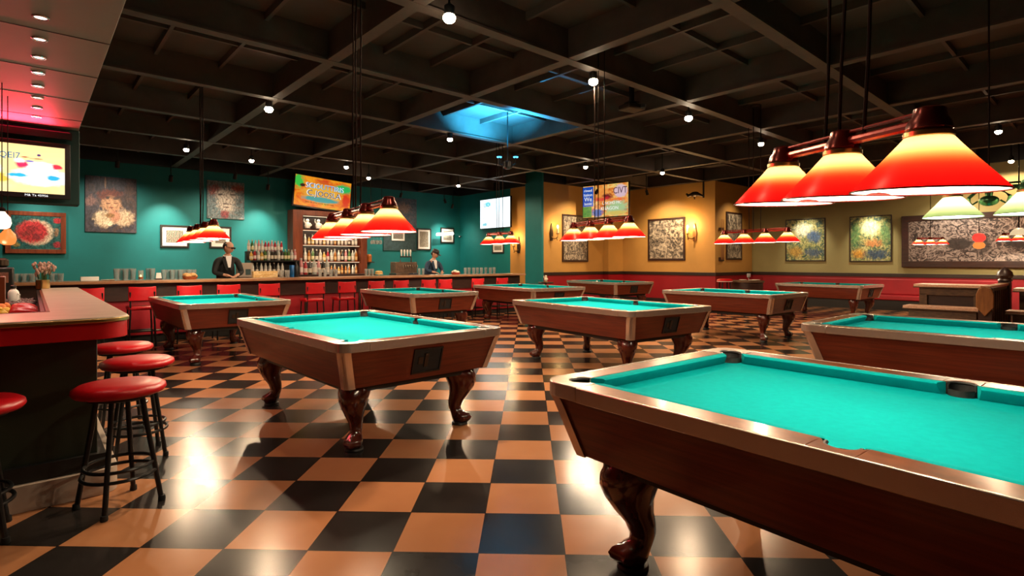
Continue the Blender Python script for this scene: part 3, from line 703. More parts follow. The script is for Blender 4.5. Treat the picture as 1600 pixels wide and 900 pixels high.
hang('framed_print','small white sheet with a dark drawing pinned over the chalkboard','print',612,632,362,376,'b',B-.05,mt['white'],.04,ink('ink_sheet',7.7),mw=.02,dep=.012)
hang('framed_print','tall black framed print with white mat, beside the chalkboard','print',651,673,357,391,'b',B,mt['black'],.05,ink('ink_print_three',2.2),mw=.07)
hang('framed_print','small black framed print below the bright picture light','print',688,709,356,380,'b',B,mt['black'],.05,ink('ink_print_four',5.6),mw=.07)
hang('framed_print','small black framed print below the white wall screen','print',770,788,379,396,'a',12.75,mt['black'],.05,ink('ink_print_five',9.1),mw=.07)
hang('framed_picture','tall dark framed ink picture behind the red lamp on the yellow wall','picture',878,918,336,409,'b',12.58,mt['bar_dark'],.06,noise_ink('ink_tall',3.3))
hang('framed_picture','square black and white ink picture in a dark frame on the yellow alcove wall','picture',1013,1071,341,407,'a',16.4,mt['bar_dark'],.07,noise_ink('ink_square',6.4,5))
hang('framed_picture','narrow ink portrait on the yellow wall just before the olive wall','picture',1134,1158,332,406,'b',8.73,mt['bar_dark'],.06,noise_ink('ink_narrow',8.8,6))
land=lambda nm,sd,bl: picture_mat(nm,[(.28,(24,52,60)),(.42,(58,92,78)),(.52,(150,150,84)),(.62,(196,186,130)),(.75,(78,110,60))],scale=8,distort=1.6,detail=9,seed=sd,blobs=bl,rough=.5,lines=.3)
hang('wall_painting','blue and gold landscape painting with pale sky on the olive wall','painting',1228,1290,342,408,'a',18.98,mt['dado'],.03,land('landscape_blue',2.7,[(.44,.76,.26,.18,(222,222,190),.5,.9),(.74,.58,.2,.17,(52,84,124),.6,.9),(.25,.2,.22,.14,(184,140,52),.7,.8),(.72,.18,.28,.12,(44,72,104),.7,.85)]))
hang('wall_painting','green and gold landscape painting with bright sun on the olive wall','painting',1328,1394,337,409,'a',18.98,mt['dado'],.03,land('landscape_green',5.2,[(.5,.74,.26,.2,(236,236,170),.5,.9),(.12,.6,.14,.32,(70,120,66),.7,.8),(.88,.62,.14,.32,(84,128,72),.7,.8),(.2,.16,.2,.11,(200,140,40),.7,.9),(.66,.14,.34,.12,(36,66,96),.7,.9),(.56,.40,.25,.09,(206,130,70),.9,.8)]))
carv=picture_mat('grey_carved_relief',[(.38,(30,22,20)),(.47,(84,70,66)),(.53,(150,134,126)),(.75,(162,146,136))],scale=6,distort=3.6,detail=3,rough=.45,stretch=(2.4,1,1),blobs=[(.34,.42,.10,.16,(40,32,30),.3,.95),(.72,.42,.10,.16,(40,32,30),.3,.95),(.50,.40,.05,.26,(52,42,40),.5,.9)])
hang('carved_panel','big grey carved arabesque panel in a heavy dark red frame on the olive wall','carved panel',1410,1690,331,418,'a',18.98,mt['bar_dark'],.17,carv,dep=.10)

def screen(name,label,px0,px1,pt,pb,wall,val,pic,out,tilt=0,bez=.04,dep=.07,twist=0,pole=False):
    pc=(px0+px1)/2
    if wall=='b': a0,_=on_b(px0,val-out); a1,_=on_b(px1,val-out); _,Y=on_b(pc,val-out); x,y=R((a0+a1)/2,val-out); w=abs(a1-a0); rz=RZ
    else: b0,_=on_a(px0,val-out); b1,_=on_a(px1,val-out); _,Y=on_a(pc,val-out); x,y=R(val-out,(b0+b1)/2); w=abs(b1-b0); rz=RZA
    z0,z1=zat(pb,Y),zat(pt,Y); h=z1-z0; hw=w/2
    t=thing(name,label,'screen',(x,y,(z0+z1)/2),rz); t.rotation_euler=(tilt,twist,rz)
    MB().box(-hw,hw,-dep/2,dep/2,-h/2,h/2).build('casing',mt['screen_frame'],t,bevel=.008)
    s=MB().box(-hw+bez,hw-bez,-dep/2-.004,-dep/2+.01,-h/2+bez,h/2-bez).build('display',pic,t)
    m=MB()
    if pole: m.box(-.12,.12,dep/2,dep/2+.03,-.12,.12); m.tube([(0,dep/2+.04,-.1),(0,dep/2+.04,4.39-(z0+z1)/2)],.025,10)
    else: m.tube([(0,dep/2,0),(0,out,.02)],.03,10); m.box(-.15,.15,out-.03,out-.002,-.12,.12)
    m.build('mount',mt['black_metal'],t)
    return t,s,hw-bez,h/2-bez,-dep/2-.004
def words(par,txt,size,x,z,y,m,sx=1,name='lettering',ext=.002,align='CENTER'):
    c=bpy.data.curves.new('t','FONT'); c.body=txt; c.size=size; c.align_x=align; c.align_y='CENTER'; c.extrude=ext; c.resolution_u=3
    o=bpy.data.objects.new('t',c); C.objects.link(o); bpy.context.view_layer.update()
    me=bpy.data.meshes.new_from_object(o.evaluated_get(bpy.context.evaluated_depsgraph_get())); bpy.data.objects.remove(o)
    me.materials.clear(); me.materials.append(m)
    k=bpy.data.objects.new(name,me); C.objects.link(k); k.parent=par; k.location=(x,y,z); k.rotation_euler=(PI/2,0,0); k.scale=(sx,1,1); return k
# screen on the bulkhead
pic=picture_mat('warm_cartoon_screen',[(.3,(255,214,140)),(.6,(255,226,160)),(.8,(255,236,190))],scale=1.2,emit=1.3,blobs=[
 (.28,.50,.20,.34,(255,250,240),.25,1),(.44,.28,.12,.10,(250,190,70),.25,1),(.80,.34,.28,.20,(255,250,250),.25,1),(.80,.52,.16,.16,(255,246,250),.3,1),(.64,.58,.055,.08,(222,40,90),.5,1),(.62,.66,.05,.05,(250,240,244),.5,.9),(.93,.58,.05,.06,(222,44,66),.6,1),(.61,.36,.09,.045,(30,176,214),.4,1),(.90,.34,.06,.06,(30,170,214),.4,1),(.78,.80,.018,.025,(76,50,110),.3,1),(.70,.66,.04,.02,(110,110,190),.6,1),(.66,.74,.03,.02,(180,90,60),.9,1),(.76,.72,.05,.015,(170,120,70),.9,1),(.30,.38,.14,.04,(150,220,230),.6,.9)])
t,s,hw,hh,yf=screen('wall_screen','big wall screen showing a pale yellow cartoon advert, on the teal bulkhead',-110,110,215,306,'b',8.72,pic,.10,bez=.055)
blue_ink=EM('screen_text_blue',(.08,.30,.50,1),.8); white_ink=EM('screen_text_white',(1,1,1,1),1.1)
words(t,'UUQEI7',.10,-.02,hh*.50,yf-.002,blue_ink,.9)
words(t,'M& Ta 45956',.035,.28,-hh-.028,yf-.004,white_ink,1.1)
# orange screen by the bottle cabinet
pic=picture_mat('orange_green_screen',[(.3,(196,40,18)),(.45,(232,110,20)),(.6,(240,160,30)),(.75,(120,190,60))],scale=3,distort=1.5,emit=.85,blobs=[(.06,.80,.10,.25,(60,190,70),.5,1),(.86,.74,.17,.18,(40,180,90),.5,1),(.50,.88,.18,.10,(200,50,30),.7,.8),(.48,.46,.40,.32,(232,176,60),.35,.9),(.46,.27,.34,.10,(46,150,150),.3,1),(.13,.68,.05,.06,(60,30,26),.4,1),(.92,.35,.08,.28,(214,50,20),.5,1)])
t,s,hw,hh,yf=screen('wall_screen','orange and green wall screen tilted above the tall bottle cabinet',457,549,277,328,'b',B,pic,.5,tilt=.0,twist=.075,bez=.05)
dk=EM('screen_text_dark',(.02,.16,.42,1),.35); wi=EM('screen_text_pale',(.95,.95,.9,1),.8)
words(t,'SCIOUTTIRIS',.235,.04,hh*.40,yf-.004,wi,.94); words(t,'SCIOUTTIRIS',.222,.04,hh*.39,yf-.010,EM('screen_text_cyan',(.03,.36,.70,1),.7),.94)
words(t,'C..JOOSLA',.25,.02,-hh*.08,yf-.004,wi,.98); words(t,'C..JOOSLA',.235,.02,-hh*.085,yf-.010,dk,.98)
words(t,'two in one cold open mic',.09,-.1,-hh*.70,yf-.004,EM('screen_text_rust',(.12,.02,.01,1),.3),1)
# white screen on the short teal wall
pic=picture_mat('white_blue_screen',[(.3,(214,240,250)),(.7,(240,252,255))],scale=2,emit=1.5,blobs=[(.26,.83,.10,.09,(140,226,240),.2,1),(.17,.14,.09,.06,(150,214,228),.6,1),(.14,.36,.09,.015,(170,190,200),.8,1)])
t,s,hw,hh,yf=screen('wall_screen','white wall screen with small blue mark on the short teal wall',751,799,309,357,'a',12.75,pic,.25,bez=.03)
words(t,'LIOI',.22,-hw*.50,hh*.62,yf-.003,EM('screen_text_teal',(.02,.30,.45,1),.7))
words(t,'pda',.16,-hw*.68,-hh*.72,yf-.003,EM('screen_text_grey',(.10,.36,.42,1),.7))
# colourful screen on the yellow wall
pic=picture_mat('patchwork_screen',[(.3,(160,40,30)),(.45,(220,130,50)),(.6,(236,196,110)),(.75,(90,150,90))],scale=6,distort=1.5,emit=.9,blobs=[(.42,.76,.18,.24,(226,140,60),.8,.8),(.55,.62,.12,.10,(110,26,30),.7,1),(.43,.55,.2,.08,(210,40,50),.8,.8),(.84,.76,.15,.22,(208,178,190),.2,1),(.80,.50,.2,.07,(230,110,50),.5,1),(.76,.26,.26,.24,(150,190,140),.5,.9),(.74,.10,.26,.07,(200,180,90),.6,1),(.32,.14,.14,.14,(40,84,160),.5,1)])
t,s,hw,hh,yf=screen('wall_screen','colourful patchwork screen with blue panel, hung in the yellow alcove',914,981,287,340,'a',16.4,pic,2.3,bez=.03,pole=True)
t.rotation_euler=(0,0,RZA+.12)
pn=MB().box(-hw*1.0,-hw*.52,0,.006,-hh*.30,hh*.95).build('blue_panel',picture_mat('blue_screen_panel',[(.4,(20,70,190)),(.6,(36,110,220)),(.75,(90,160,240))],scale=5,emit=.6),t); pn.location=(0,yf-.008,0)
pg_=MB().box(-hw*1.0,-hw*.60,0,.006,-hh*.98,-hh*.31).build('green_panel',picture_mat('green_screen_panel',[(.4,(40,150,60)),(.6,(110,190,50)),(.75,(40,150,170))],scale=4,emit=.5),t); pg_.location=(0,yf-.008,0)
for i,(tx,sz) in enumerate((('rinsed',.13),('hiskon',.13),('We',.2),('lxone',.13))): words(t,tx,sz,-hw*.76,hh*(.72-.28*i),yf-.011,wi)
words(t,'CIVT',.30,hw*.66,hh*.55,yf-.004,EM('screen_text_plum',(.12,.05,.09,1),.4),.8)
words(t,'UNCHO MC',.13,hw*.30,-hh*.17,yf-.004,wi); words(t,'KNAGON',.15,hw*.20,-hh*.50,yf-.004,wi)
# ------------------------------------------------------------------ near bar (built in room coordinates)
def rarc(cx,cy,r,a0,a1,n=8): return arc(cx,cy,r,a0,a1,n)
bar=thing('bar_counter','near bar counter with pale top, red edge band and dark green panels','bar counter',(0,0,0),ROOM)
AX,BX=.44,3.84                                     # outer corner of the top
outer=[(-3.15,BX)]+rarc(AX-.16,BX+.16,.16,-90,0,10)+[(AX,8.66)]
top=outer+[(.09,8.66),(.09,4.48),(-3.15,4.48)]
MB().prism(fix(top),1.045,1.07).build('counter_top',mt['counter'],bar,bevel=.006)
o2=[(-3.15,BX-.006)]+rarc(AX-.16,BX+.16,.166,-90,0,10)+[(AX+.006,8.66)]; i2=[(AX-.03,8.66)]+rarc(AX-.16,BX+.16,.13,0,-90,10)+[(-3.15,BX+.03)]
MB().prism(fix(o2+i2),1.040,1.062).build('edge_strip',mt['brass'],bar,bevel=.003)
o3=[(-3.15,BX+.004)]+rarc(AX-.16,BX+.16,.156,-90,0,10)+[(AX-.004,8.66)]
MB().prism(fix(o3+i2),.945,1.041).build('edge_band',mt['red_vinyl'],bar,bevel=.004)
base=[(-3.15,4.10),(.30,4.10),(.30,8.66),(-3.15,8.66)]
MB().prism(fix([(-3.15,BX+.03)]+rarc(AX-.16,BX+.16,.115,-90,0,8)+[(AX-.05,8.66),(.05,8.66),(.05,4.52),(-3.15,4.52)]),.95,1.045).build('sub_top',mt['black'],bar)
MB().prism([(-3.15,4.10),(.30,4.10),(.30,8.66),(.12,8.66),(.12,4.30),(-3.15,4.30)],.15,.96).build('front_panel',mt['bar_green'],bar,bevel=.004)
pl=[(-3.15,4.03)]+rarc(.30,4.13,.10,-90,0,8)+[(.40,8.66),(.05,8.66),(.05,4.4),(-3.15,4.4)]
MB().prism(fix(pl),0,.15).build('plinth',mt['plinth'],bar,bevel=.004)
MB().prism([(-3.15,4.06),(.34,4.06),(.34,8.66),(.30,8.66),(.30,4.10),(-3.15,4.10)],.15,.24).build('shadow_band',mt['black'],bar)  # black strip standing in for the shadow above the plinth
MB().box(-1.05,.09,4.48,8.0,.95,.965).build('well_tray',mt['black_metal'],bar)
MB().box(.072,.09,4.48,8.0,.965,1.072).box(-1.05,.072,4.48,4.498,.965,1.072).build('well_edge',mt['cab_wood'],bar)
def room_pt(a,b,z): x,y=R(a,b); return (x,y,z)
# garnish in the well
mt['lemon']=M('lemon_peel',(.72,.45,.04,1),.45,bump=.15,bscale=120); mt['pepper']=M('red_pepper_skin',(.55,.01,.008,1),.2)
mt['leaf']=M('dark_leaf',(.03,.09,.02,1),.5); mt['olive']=M('dark_olive_skin',(.06,.03,.03,1),.3,var=.5,scale=30); mt['orange']=M('orange_peel',(.7,.20,.03,1),.5)
MB_l=MB(); MB_l.ball((0,0,.03),.03,14,9,(1.25,.95,1)); 
rg=random.Random(3)
first_={}
def scatter(kind,label,cat,mesh_fn,m,spots,grp):
    f=None
    for i,(a,b,z) in enumerate(spots):
        if f is None: f=mesh_fn().build(kind,m); tag(f,label,cat,grp); o=f
        else: o=f.copy(); C.objects.link(o)
        o.location=room_pt(a,b,z-.032); o.rotation_euler=(0,0,rg.uniform(0,6) if kind!='pepper' else ROOM+rg.uniform(-.12,.12))
sp=lambda a0,a1,b0,b1,n,z=1.0:[(a0+(a1-a0)*((i*0.618)%1),b0+(b1-b0)*(i+.5)/n,z+.0) for i in range(n)]
scatter('lemon','yellow lemon in the counter well beside the red peppers','fruit',lambda:MB().ball((0,0,.03),.032,14,9,(1.25,.95,1)),mt['lemon'],sp(-.26,-.14,5.15,5.95,10),'lemons in the counter well')
scatter('pepper','shiny red pepper lying in the counter well','vegetable',lambda:MB().tube([(-.07,0,.02),(-.04,.010,.022),(0,.013,.022),(.04,.008,.02),(.075,-.008,.016)],[.006,.016,.018,.014,.003],10),mt['pepper'],[(-.03,5.05+.062*i,1.0) for i in range(24)]+[(-.045,5.15+.12*i,1.042) for i in range(8)],'red peppers in the counter well')
scatter('olive','dark olive lying in the counter well among the garnish','fruit',lambda:MB().ball((0,0,.02),.02,12,8,(1.3,1,1)),mt['olive'],sp(-.22,.03,6.66,7.70,44)+sp(-.30,.03,4.60,4.92,14),'dark olives in the counter well')
scatter('orange','orange in the counter well behind the lemons','fruit',lambda:MB().ball((0,0,.036),.036,14,9),mt['orange'],sp(-.24,-.15,6.02,6.55,6),'oranges in the counter well')
# wooden caddy, dark machine, bottles and the vase on the near bar
def place(t,px,Y,z): x,y=at(px,Y); t.location=(x,y,z); return t
t=thing('wooden_caddy','brown wooden caddy box at the left edge of the counter well','caddy',rz=ROOM); place(t,-26,4.05,1.0735)
m=MB(); 
for a in ((-.12,.12,-.09,-.075),(-.12,.12,.075,.09),(-.12,-.105,-.075,.075),(.105,.12,-.075,.075)): m.box(a[0],a[1],a[2],a[3],.0,.20)
m.box(-.105,.105,-.075,.075,0,.012); m.build('box',mt['cab_wood'],t,bevel=.003)
MB().box(-.10,.08,-.065,.065,.012,.33).build('insert',mt['bar_dark'],t,bevel=.004)
t=thing('coffee_machine','dark metal machine behind the white jug on the near bar','machine',rz=ROOM); place(t,-6,5.75,.967)
MB().box(-.16,.14,-.15,.15,.0,.36).build('body',mt['black_metal'],t,bevel=.015); MB().box(-.10,.10,-.156,-.148,.20,.31).build('panel',mt['steel'],t)
MB().lathe([(.03,.36),(.05,.38),(.05,.44),(.02,.46)],(.05,0,0),14).build('hopper',mt['iron'],t)
t=thing('jug','white plastic jug with dark cap at the back of the counter well','jug'); place(t,21,5.3,.967)
MB().lathe([(.036,0),(.042,.01),(.042,.12),(.032,.14),(.020,.15),(.020,.16)],(0,0,0),18).build('body',mt['white'],t); MB().lathe([(.024,.16),(.024,.185),(.018,.19)],(0,0,0),14).build('cap',mt['black'],t)
m=MB(); m.tube([(.04,0,.11),(.062,0,.10),(.062,0,.05),(.04,0,.04)],.006,8); m.build('handle',mt['white'],t)
for a in (5.15,5.5):
    pass
x,y=at(67,6.42); t=thing('flower_vase','brass pot of dried pale flowers on the far end of the near bar','vase',(x,y,1.071))
MB().lathe([(.060,0),(.066,.01),(.066,.10),(.060,.105),(.058,.098),(.056,.02)],(0,0,0),22,True,False).build('pot',mt['brass'],t)
st=MB(); fl_=MB(); r4=random.Random(5)
for i in range(16):
    an=r4.uniform(0,2*PI); sprd=r4.uniform(.02,.11); h=r4.uniform(.20,.32)
    tip=(sprd*math.cos(an),sprd*math.sin(an),h); st.tube([(.3*tip[0],.3*tip[1],.04),(.6*tip[0],.6*tip[1],h*.6),tip],.004,5)
    for q in range(4): fl_.ball((tip[0]+r4.uniform(-.018,.018),tip[1]+r4.uniform(-.018,.018),tip[2]-q*.016),.016,8,6,(1,.8,1.4))
st.build('stems',mt['leaf'],t); fl_.build('dried_flowers',M('dried_petals',(.60,.42,.34,1),.8,var=.4,scale=25),t)
for i,(px,Y,lab) in enumerate(((34,6.9,'short clear tumbler left of the flower vase'),(92,7.5,'stemmed glass right of the flower vase'))):
    pass
# two glowing pendants over the near bar
for px,py,Y,lab,colr in ((3,345,5.0,'white glowing pendant at the left edge, upper of two',(1,.82,.6,1)),(12,371,5.4,'amber glowing pendant at the left edge below the white one',(1,.22,.04,1))):
    x,y=at(px,Y); z=zat(py,Y); t=thing('pendant_lamp',lab,'lamp',(x,y,z))
    MB().lathe([(.03,-.075),(.055,-.06),(.068,-.02),(.06,.03),(.03,.07),(.022,.085)],(0,0,0),22).build('globe',EM('pendant_glass_%d'%px,colr,2.2 if px==3 else 1.2),t,smooth=80)
    m=MB(); m.lathe([(.024,.085),(.026,.11),(.01,.125)],(0,0,0),14); m.tube([(0,0,.12),(0,0,3.03-z)],.004,6); m.build('cord',mt['cord'],t)
    lamp('POINT',(0,-.09,-.10),3,(1,.7,.4),.05,parent=t)

# ------------------------------------------------------------------ stools
def round_stool(label,a,b,rz,grp='round backless bar stools'):
    t=thing('bar_stool',label,'bar stool',room_pt(a,b,0),rz,grp)
    MB().lathe([(.0,.628),(.17,.630),(.212,.638),(.226,.655),(.222,.676),(.195,.692),(.12,.700),(0,.702)],(0,0,0),40,False,False).build('seat',mt['red_vinyl'],t,smooth=70)
    MB().lathe([(.15,.612),(.16,.615),(.16,.630)],(0,0,0),28).build('seat_plate',mt['black_metal'],t)
    for k in range(4):
        an=PI/4+k*PI/2; c,s=math.cos(an),math.sin(an)
        lg=MB(); lg.tube([(.11*c,.11*s,.62),(.135*c,.135*s,.45),(.205*c,.205*s,.02)],.0135,10); l=lg.build('leg',mt['black_metal'],t)
        MB().lathe([(.017,0),(.019,.004),(.017,.03)],(.209*c,.209*s,0),12).build('foot_cap',mt['rubber'],l)
    for rr,z in ((.178,.185),(.166,.235)):
        MB().tube([(rr*math.cos(2*PI*q/32),rr*math.sin(2*PI*q/32),z) for q in range(32)],.010,8,True).build('foot_ring',mt['black_metal'],t)
    return t
def rp(x,y): return RI(x,y)
a0,b0=rp(-2.235,3.10)
st0=round_stool('red round stool standing out at the corner of the near bar',a0,b0,math.radians(62))
lab=['red round stool half hidden behind the corner stool, second along the bar side','red round stool third along the bar side, only part of its seat showing']
def st_dup(a,b,l,rz): return dup(st0,room_pt(a,b,0),rz,l,'round backless bar stools')
st_dup(.575,4.70,lab[0],ROOM); st_dup(.575,5.62,lab[1],ROOM)
st_dup(-.24,3.80,'red round stool cut off by the left photo edge before the dark green panel',ROOM)

# ------------------------------------------------------------------ long bar along the teal wall
CF=11.13
lb=thing('long_bar','long bar counter with wooden top, dark apron and red lower panels','bar counter',(0,0,0),ROOM)
MB().box(-2.9,10.36,CF,CF+.66,1.02,1.07).build('counter_top',wood('warm_counter_wood',(168,126,92),(128,88,62),rough=.3,scale=2,stretch=(1,10,4)),lb,bevel=.008)
MB().box(-2.9,10.30,CF+.18,CF+.56,.72,1.02).build('apron',mt['bar_dark'],lb)
for k in range(11):
    x0=-2.9+k*1.2; MB().box(x0+.03,x0+1.17,CF+.22,CF+.56,.12,.72).build('panel',mt['red_panel'],lb)
for k in range(12): x0=min(-2.9+k*1.2,10.28); MB().box(x0-.03,x0+.03,CF+.205,CF+.56,.0,.72).build('panel_post',mt['bar_dark'],lb)
MB().box(-2.9,10.30,CF+.25,CF+.56,0,.12).build('kick_board',mt['black'],lb)
m=MB(); m.tube([(-2.9,CF+.08,.2),(10.3,CF+.08,.2)],.02,8)
for k in range(12): x0=min(-2.8+k*1.19,10.28); m.tube([(x0,CF+.08,.2),(x0,CF+.24,.2)],.012,6)
m.build('foot_rail',mt['iron'],lb)
def back_stool(label,a,grp):
    t=thing('backed_bar_stool',label,'bar stool',room_pt(a,CF-.30,0),ROOM,grp)
    MB().box(-.19,.19,-.18,.18,.60,.665).build('seat',mt['red_vinyl'],t,bevel=.025,seg=3)
    rings=[]
    for q in range(9):
        x=-.19+.38*q/8; cv=-.165-.03*(1-(x/.19)**2); up=.012*(x/.19)**2
        rings.append([(x,cv-.022,.755),(x,cv+.022,.755),(x,cv+.012,.975+up),(x,cv-.012,.975+up)])
    m=MB(); m.loft(rings); m.build('backrest',mt['red_vinyl'],t,bevel=.008)
    for sx in (1,-1):
        MB().tube([(sx*.16,.15,.60),(sx*.185,.175,0)],.014,8).build('leg',mt['black_metal'],t)
        MB().tube([(sx*.165,-.185,.90),(sx*.16,-.165,.60),(sx*.185,-.185,0)],.014,8).build('leg',mt['black_metal'],t)
    m=MB(); z=.25; c=.176
    m.tube([(-c,-c,z),(c,-c,z)],.010,8); m.tube([(-c,c-.01,z),(c,c-.01,z)],.010,8); m.tube([(-c,-c,z),(-c,c-.01,z)],.010,8); m.tube([(c,-c,z),(c,c-.01,z)],.010,8); m.build('foot_frame',mt['black_metal'],t)
    return t
PXS=[139,222.5,296,357.5,421,493,542.5,588.5,627,670,696,747,785]
LBS=['red backed stool at the long bar, half hidden behind the near bar','red backed stool at the long bar below the first row of tall glasses','red backed stool at the long bar below the orange bread basket','red backed stool at the long bar in front of the suited bartender',
'red backed stool at the long bar below the tiered liquor rack','red backed stool below the left half of the tall bottle cabinet','red backed stool below the right half of the tall bottle cabinet','red backed stool at the long bar below the yellow cake','red backed stool at the long bar below the beer tap tower',
'red backed stool at the long bar in front of the bartender with the cap','red backed stool just beside the one before the capped bartender, towards the pillar','red backed stool at the long bar below the last row of glasses','red backed stool at the end of the long bar nearest the teal pillar']
f=None
for px,l in zip(PXS,LBS):
    a,_=on_b(px,CF-.47)
    if f is None: f=back_stool(l,a,'backed stools along the long bar')
    else: dup(f,room_pt(a,CF-.30,0),ROOM,l,'backed stools along the long bar')

# ------------------------------------------------------------------ bottles, glasses
def bottle_mats(nm,col,lab,tr=.0,rough=.12):
    return [M('bottle_'+nm,col,rough,coat=.3,trans=tr,ior=1.4),M('bottle_label_'+nm,lab,.7),M('bottle_cap_'+nm,tuple(x*.6 for x in lab[:3])+(1,),.4)]
BK={'amber':bottle_mats('amber',(.30,.10,.015,1),(.62,.42,.20,1)),'green':bottle_mats('green',(.05,.13,.03,1),(.66,.62,.40,1)),'clear':bottle_mats('clear',(.42,.44,.42,1),(.70,.66,.60,1)),
 'red':bottle_mats('red',(.34,.02,.03,1),(.74,.60,.56,1)),'dark':bottle_mats('dark',(.02,.015,.012,1),(.62,.58,.50,1)),'gold':bottle_mats('gold',(.55,.34,.08,1),(.72,.66,.50,1)),'pink':bottle_mats('pink',(.55,.22,.24,1),(.78,.70,.68,1))}
def bottle_mesh(kind):
    p={'amber':(.036,.17,.014,.27),'green':(.036,.18,.014,.30),'clear':(.038,.19,.015,.29),'red':(.035,.17,.015,.28),'dark':(.037,.18,.014,.30),'gold':(.042,.14,.016,.24),'pink':(.034,.19,.016,.30)}[kind]
    r,h,n,H=p; m=MB()
    m.mat(0).lathe([(r*.94,0),(r,.008),(r,h),(r*.8,h+.02),(n*1.1,h+.055),(n,H-.03)],(0,0,0),14,True,False)
    m.mat(1).lathe([(r+.001,h*.22),(r+.001,h*.72)],(0,0,0),14,False,False)
    m.mat(2).lathe([(n+.003,H-.035),(n+.003,H)],(0,0,0),10,True,True)
    return m
BP={}
def bottle(kind,a,b,z,label,grp,s=1,flip=False):
    if kind not in BP: o=BP[kind]=bottle_mesh(kind).build('liquor_bottle',BK[kind])
    else: o=BP[kind].copy(); C.objects.link(o)
    o.location=room_pt(a,b,z+.002); o.scale=(s,s,s); o.rotation_euler=(PI if flip else 0,0,rg.uniform(0,6)); tag(o,label,'bottle',grp); return o
# tall wooden bottle cabinet against the teal wall
A0,A1=6.05,8.52
cab=thing('bottle_cabinet','tall red-brown wooden cabinet full of bottles against the teal wall','cabinet',(0,0,0),ROOM)
cb0,cb1=B-.50,B-.02
MB().box(A0,A0+.30,cb0,cb1,0,3.02).build('side_panel',mt['cab_wood'],cab,bevel=.005); MB().box(A1-.22,A1,cb0,cb1,0,3.02).build('side_panel',mt['cab_wood'],cab,bevel=.005)
MB().box(A0+.30,A1-.22,cb0,cb1,2.86,3.02).build('top_board',mt['cab_wood'],cab,bevel=.005); MB().box(A0+.30,A1-.22,cb1-.03,cb1,0,2.86).build('back_panel',mt['bar_dark'],cab)
MB().box(A0+.30,A1-.22,cb0+.02,cb1-.03,0,1.0).build('base_unit',mt['bar_dark'],cab)
SH=[1.0,1.42,1.95,2.42]
for z in SH[1:]: MB().box(A0+.30,A1-.22,cb0+.03,cb1-.03,z-.03,z).build('shelf',mt['cab_wood'],cab)
kinds=['clear','amber','green','dark','clear','gold','red','clear','amber','clear','dark','pink','green','clear']
rows=[(1.0,['amber','gold','amber','clear','amber','amber','dark','amber','amber','gold','amber','amber','amber','clear','amber'],'lowest',1.0),(1.42,kinds+['amber'],'second',1.25),(1.95,['clear','gold','gold','clear','clear','gold','clear','clear','amber','clear','clear','clear','dark','clear','clear'],'third',1.0)]
for z,ks,nm,s in rows:
    n=len(ks)
    for i,k in enumerate(ks):
        a=A0+.36+(A1-A0-.64)*(i+.5)/n
        bottle(k,a,cb0+.12,z,'%s bottle in front on the %s shelf of the tall cabinet'%(k,nm),'%s bottles in front on the %s cabinet shelf'%(k,nm),s)
        k2=ks[(i*5+3)%n]; 
        if i%2==0: bottle(k2,a+.05,cb0+.27,z,'%s bottle at the back of the %s shelf of the tall cabinet'%(k2,nm),'%s bottles behind on the %s cabinet shelf'%(k2,nm),s*1.12)
for z in (1.39,1.92,2.39,2.84):                      # warm strips added under the shelves to brighten the bottles
    o=MB().box(A0+.34,A1-.26,cb0+.05,cb0+.075,z-.012,z).build('added_shelf_light',EM('added_shelf_strip_%d'%(z*100),(1,.78,.5,1),1.5),cab)
    l=lamp('AREA',((A0+A1)/2,cb0+.05,z-.02),4.5,(1,.80,.55),.1,parent=cab); l.data.shape='RECTANGLE'; l.data.size=A1-A0-.6; l.data.size_y=.04; l.rotation_euler=(.30,0,0)
def figurine(label,a):
    t=thing('figurine',label,'figurine',room_pt(a,cb0+.14,2.422),ROOM)
    MB().lathe([(.09,0),(.09,.02),(.06,.04)],(0,0,0),16).build('base',mt['bar_dark'],t)
    m=MB(); m.lathe([(.07,.04),(.09,.12),(.07,.20),(.03,.24)],(0,0,0),16); m.ball((0,0,.28),.055,14,9); m.tube([(-.07,0,.20),(-.12,-.02,.26),(-.10,0,.33)],[.025,.02,.014],8); m.tube([(.07,0,.20),(.12,-.02,.14),(.08,-.05,.10)],[.025,.02,.014],8); m.build('figure',mt['white'],t)
figurine('white figurine on the top cabinet shelf, beside the cabinet side',A0+.50); figurine('white figurine on the top cabinet shelf, the one half behind the red lamp',A0+.85)
# tiered liquor rack on a back bar unit
rk=thing('liquor_rack','dark tiered liquor rack on a back bar unit beside the suited bartender','rack',(0,0,0),ROOM)
r0,r1,rb=3.50,4.86,13.2
MB().box(r0-.15,r1+2.0,rb,rb+.5,0,1.08).build('base_unit',mt['bar_dark'],rk)
MB().box(r0+.25,r1,rb+.02,rb+.30,1.08,1.10).box(r0+.25,r1,rb+.02,rb+.34,1.40,1.43).box(r0+.25,r0+.28,rb+.02,rb+.3,1.1,1.4).box(r1-.03,r1,rb+.02,rb+.3,1.1,1.4).box(r0+.25,r1,rb+.30,rb+.33,1.1,1.43).build('rack_frame',mt['black_metal'],rk)
MB().box(r0+.25,r1,rb+.34,rb+.48,1.08,1.64).build('riser',mt['black'],rk)
for i in range(8): bottle(['clear','dark','clear','clear'][i%4],r0+.32+.095*i,rb+.12,1.10,'small bottle lying dark on the lower tier of the liquor rack','bottles on the lower tier of the liquor rack',.92)
for i,k in enumerate(['gold','red','clear','gold','green','clear','dark','dark','clear','dark','green','green','clear','pink']): bottle(k,r0+.30+.0765*i,rb+.15,1.43,'%s bottle in the front row on the liquor rack top'%k,'%s bottles in the front row of the liquor rack'%k,.88)
for i,k in enumerate(['clear','green','clear','pink','clear','red','red','pink','red','clear','red']): bottle(k,r0+.32+.074*i,rb+.41,1.64,'%s bottle in the raised back row of the liquor rack'%k,'%s bottles in the raised row of the liquor rack'%k,.90)
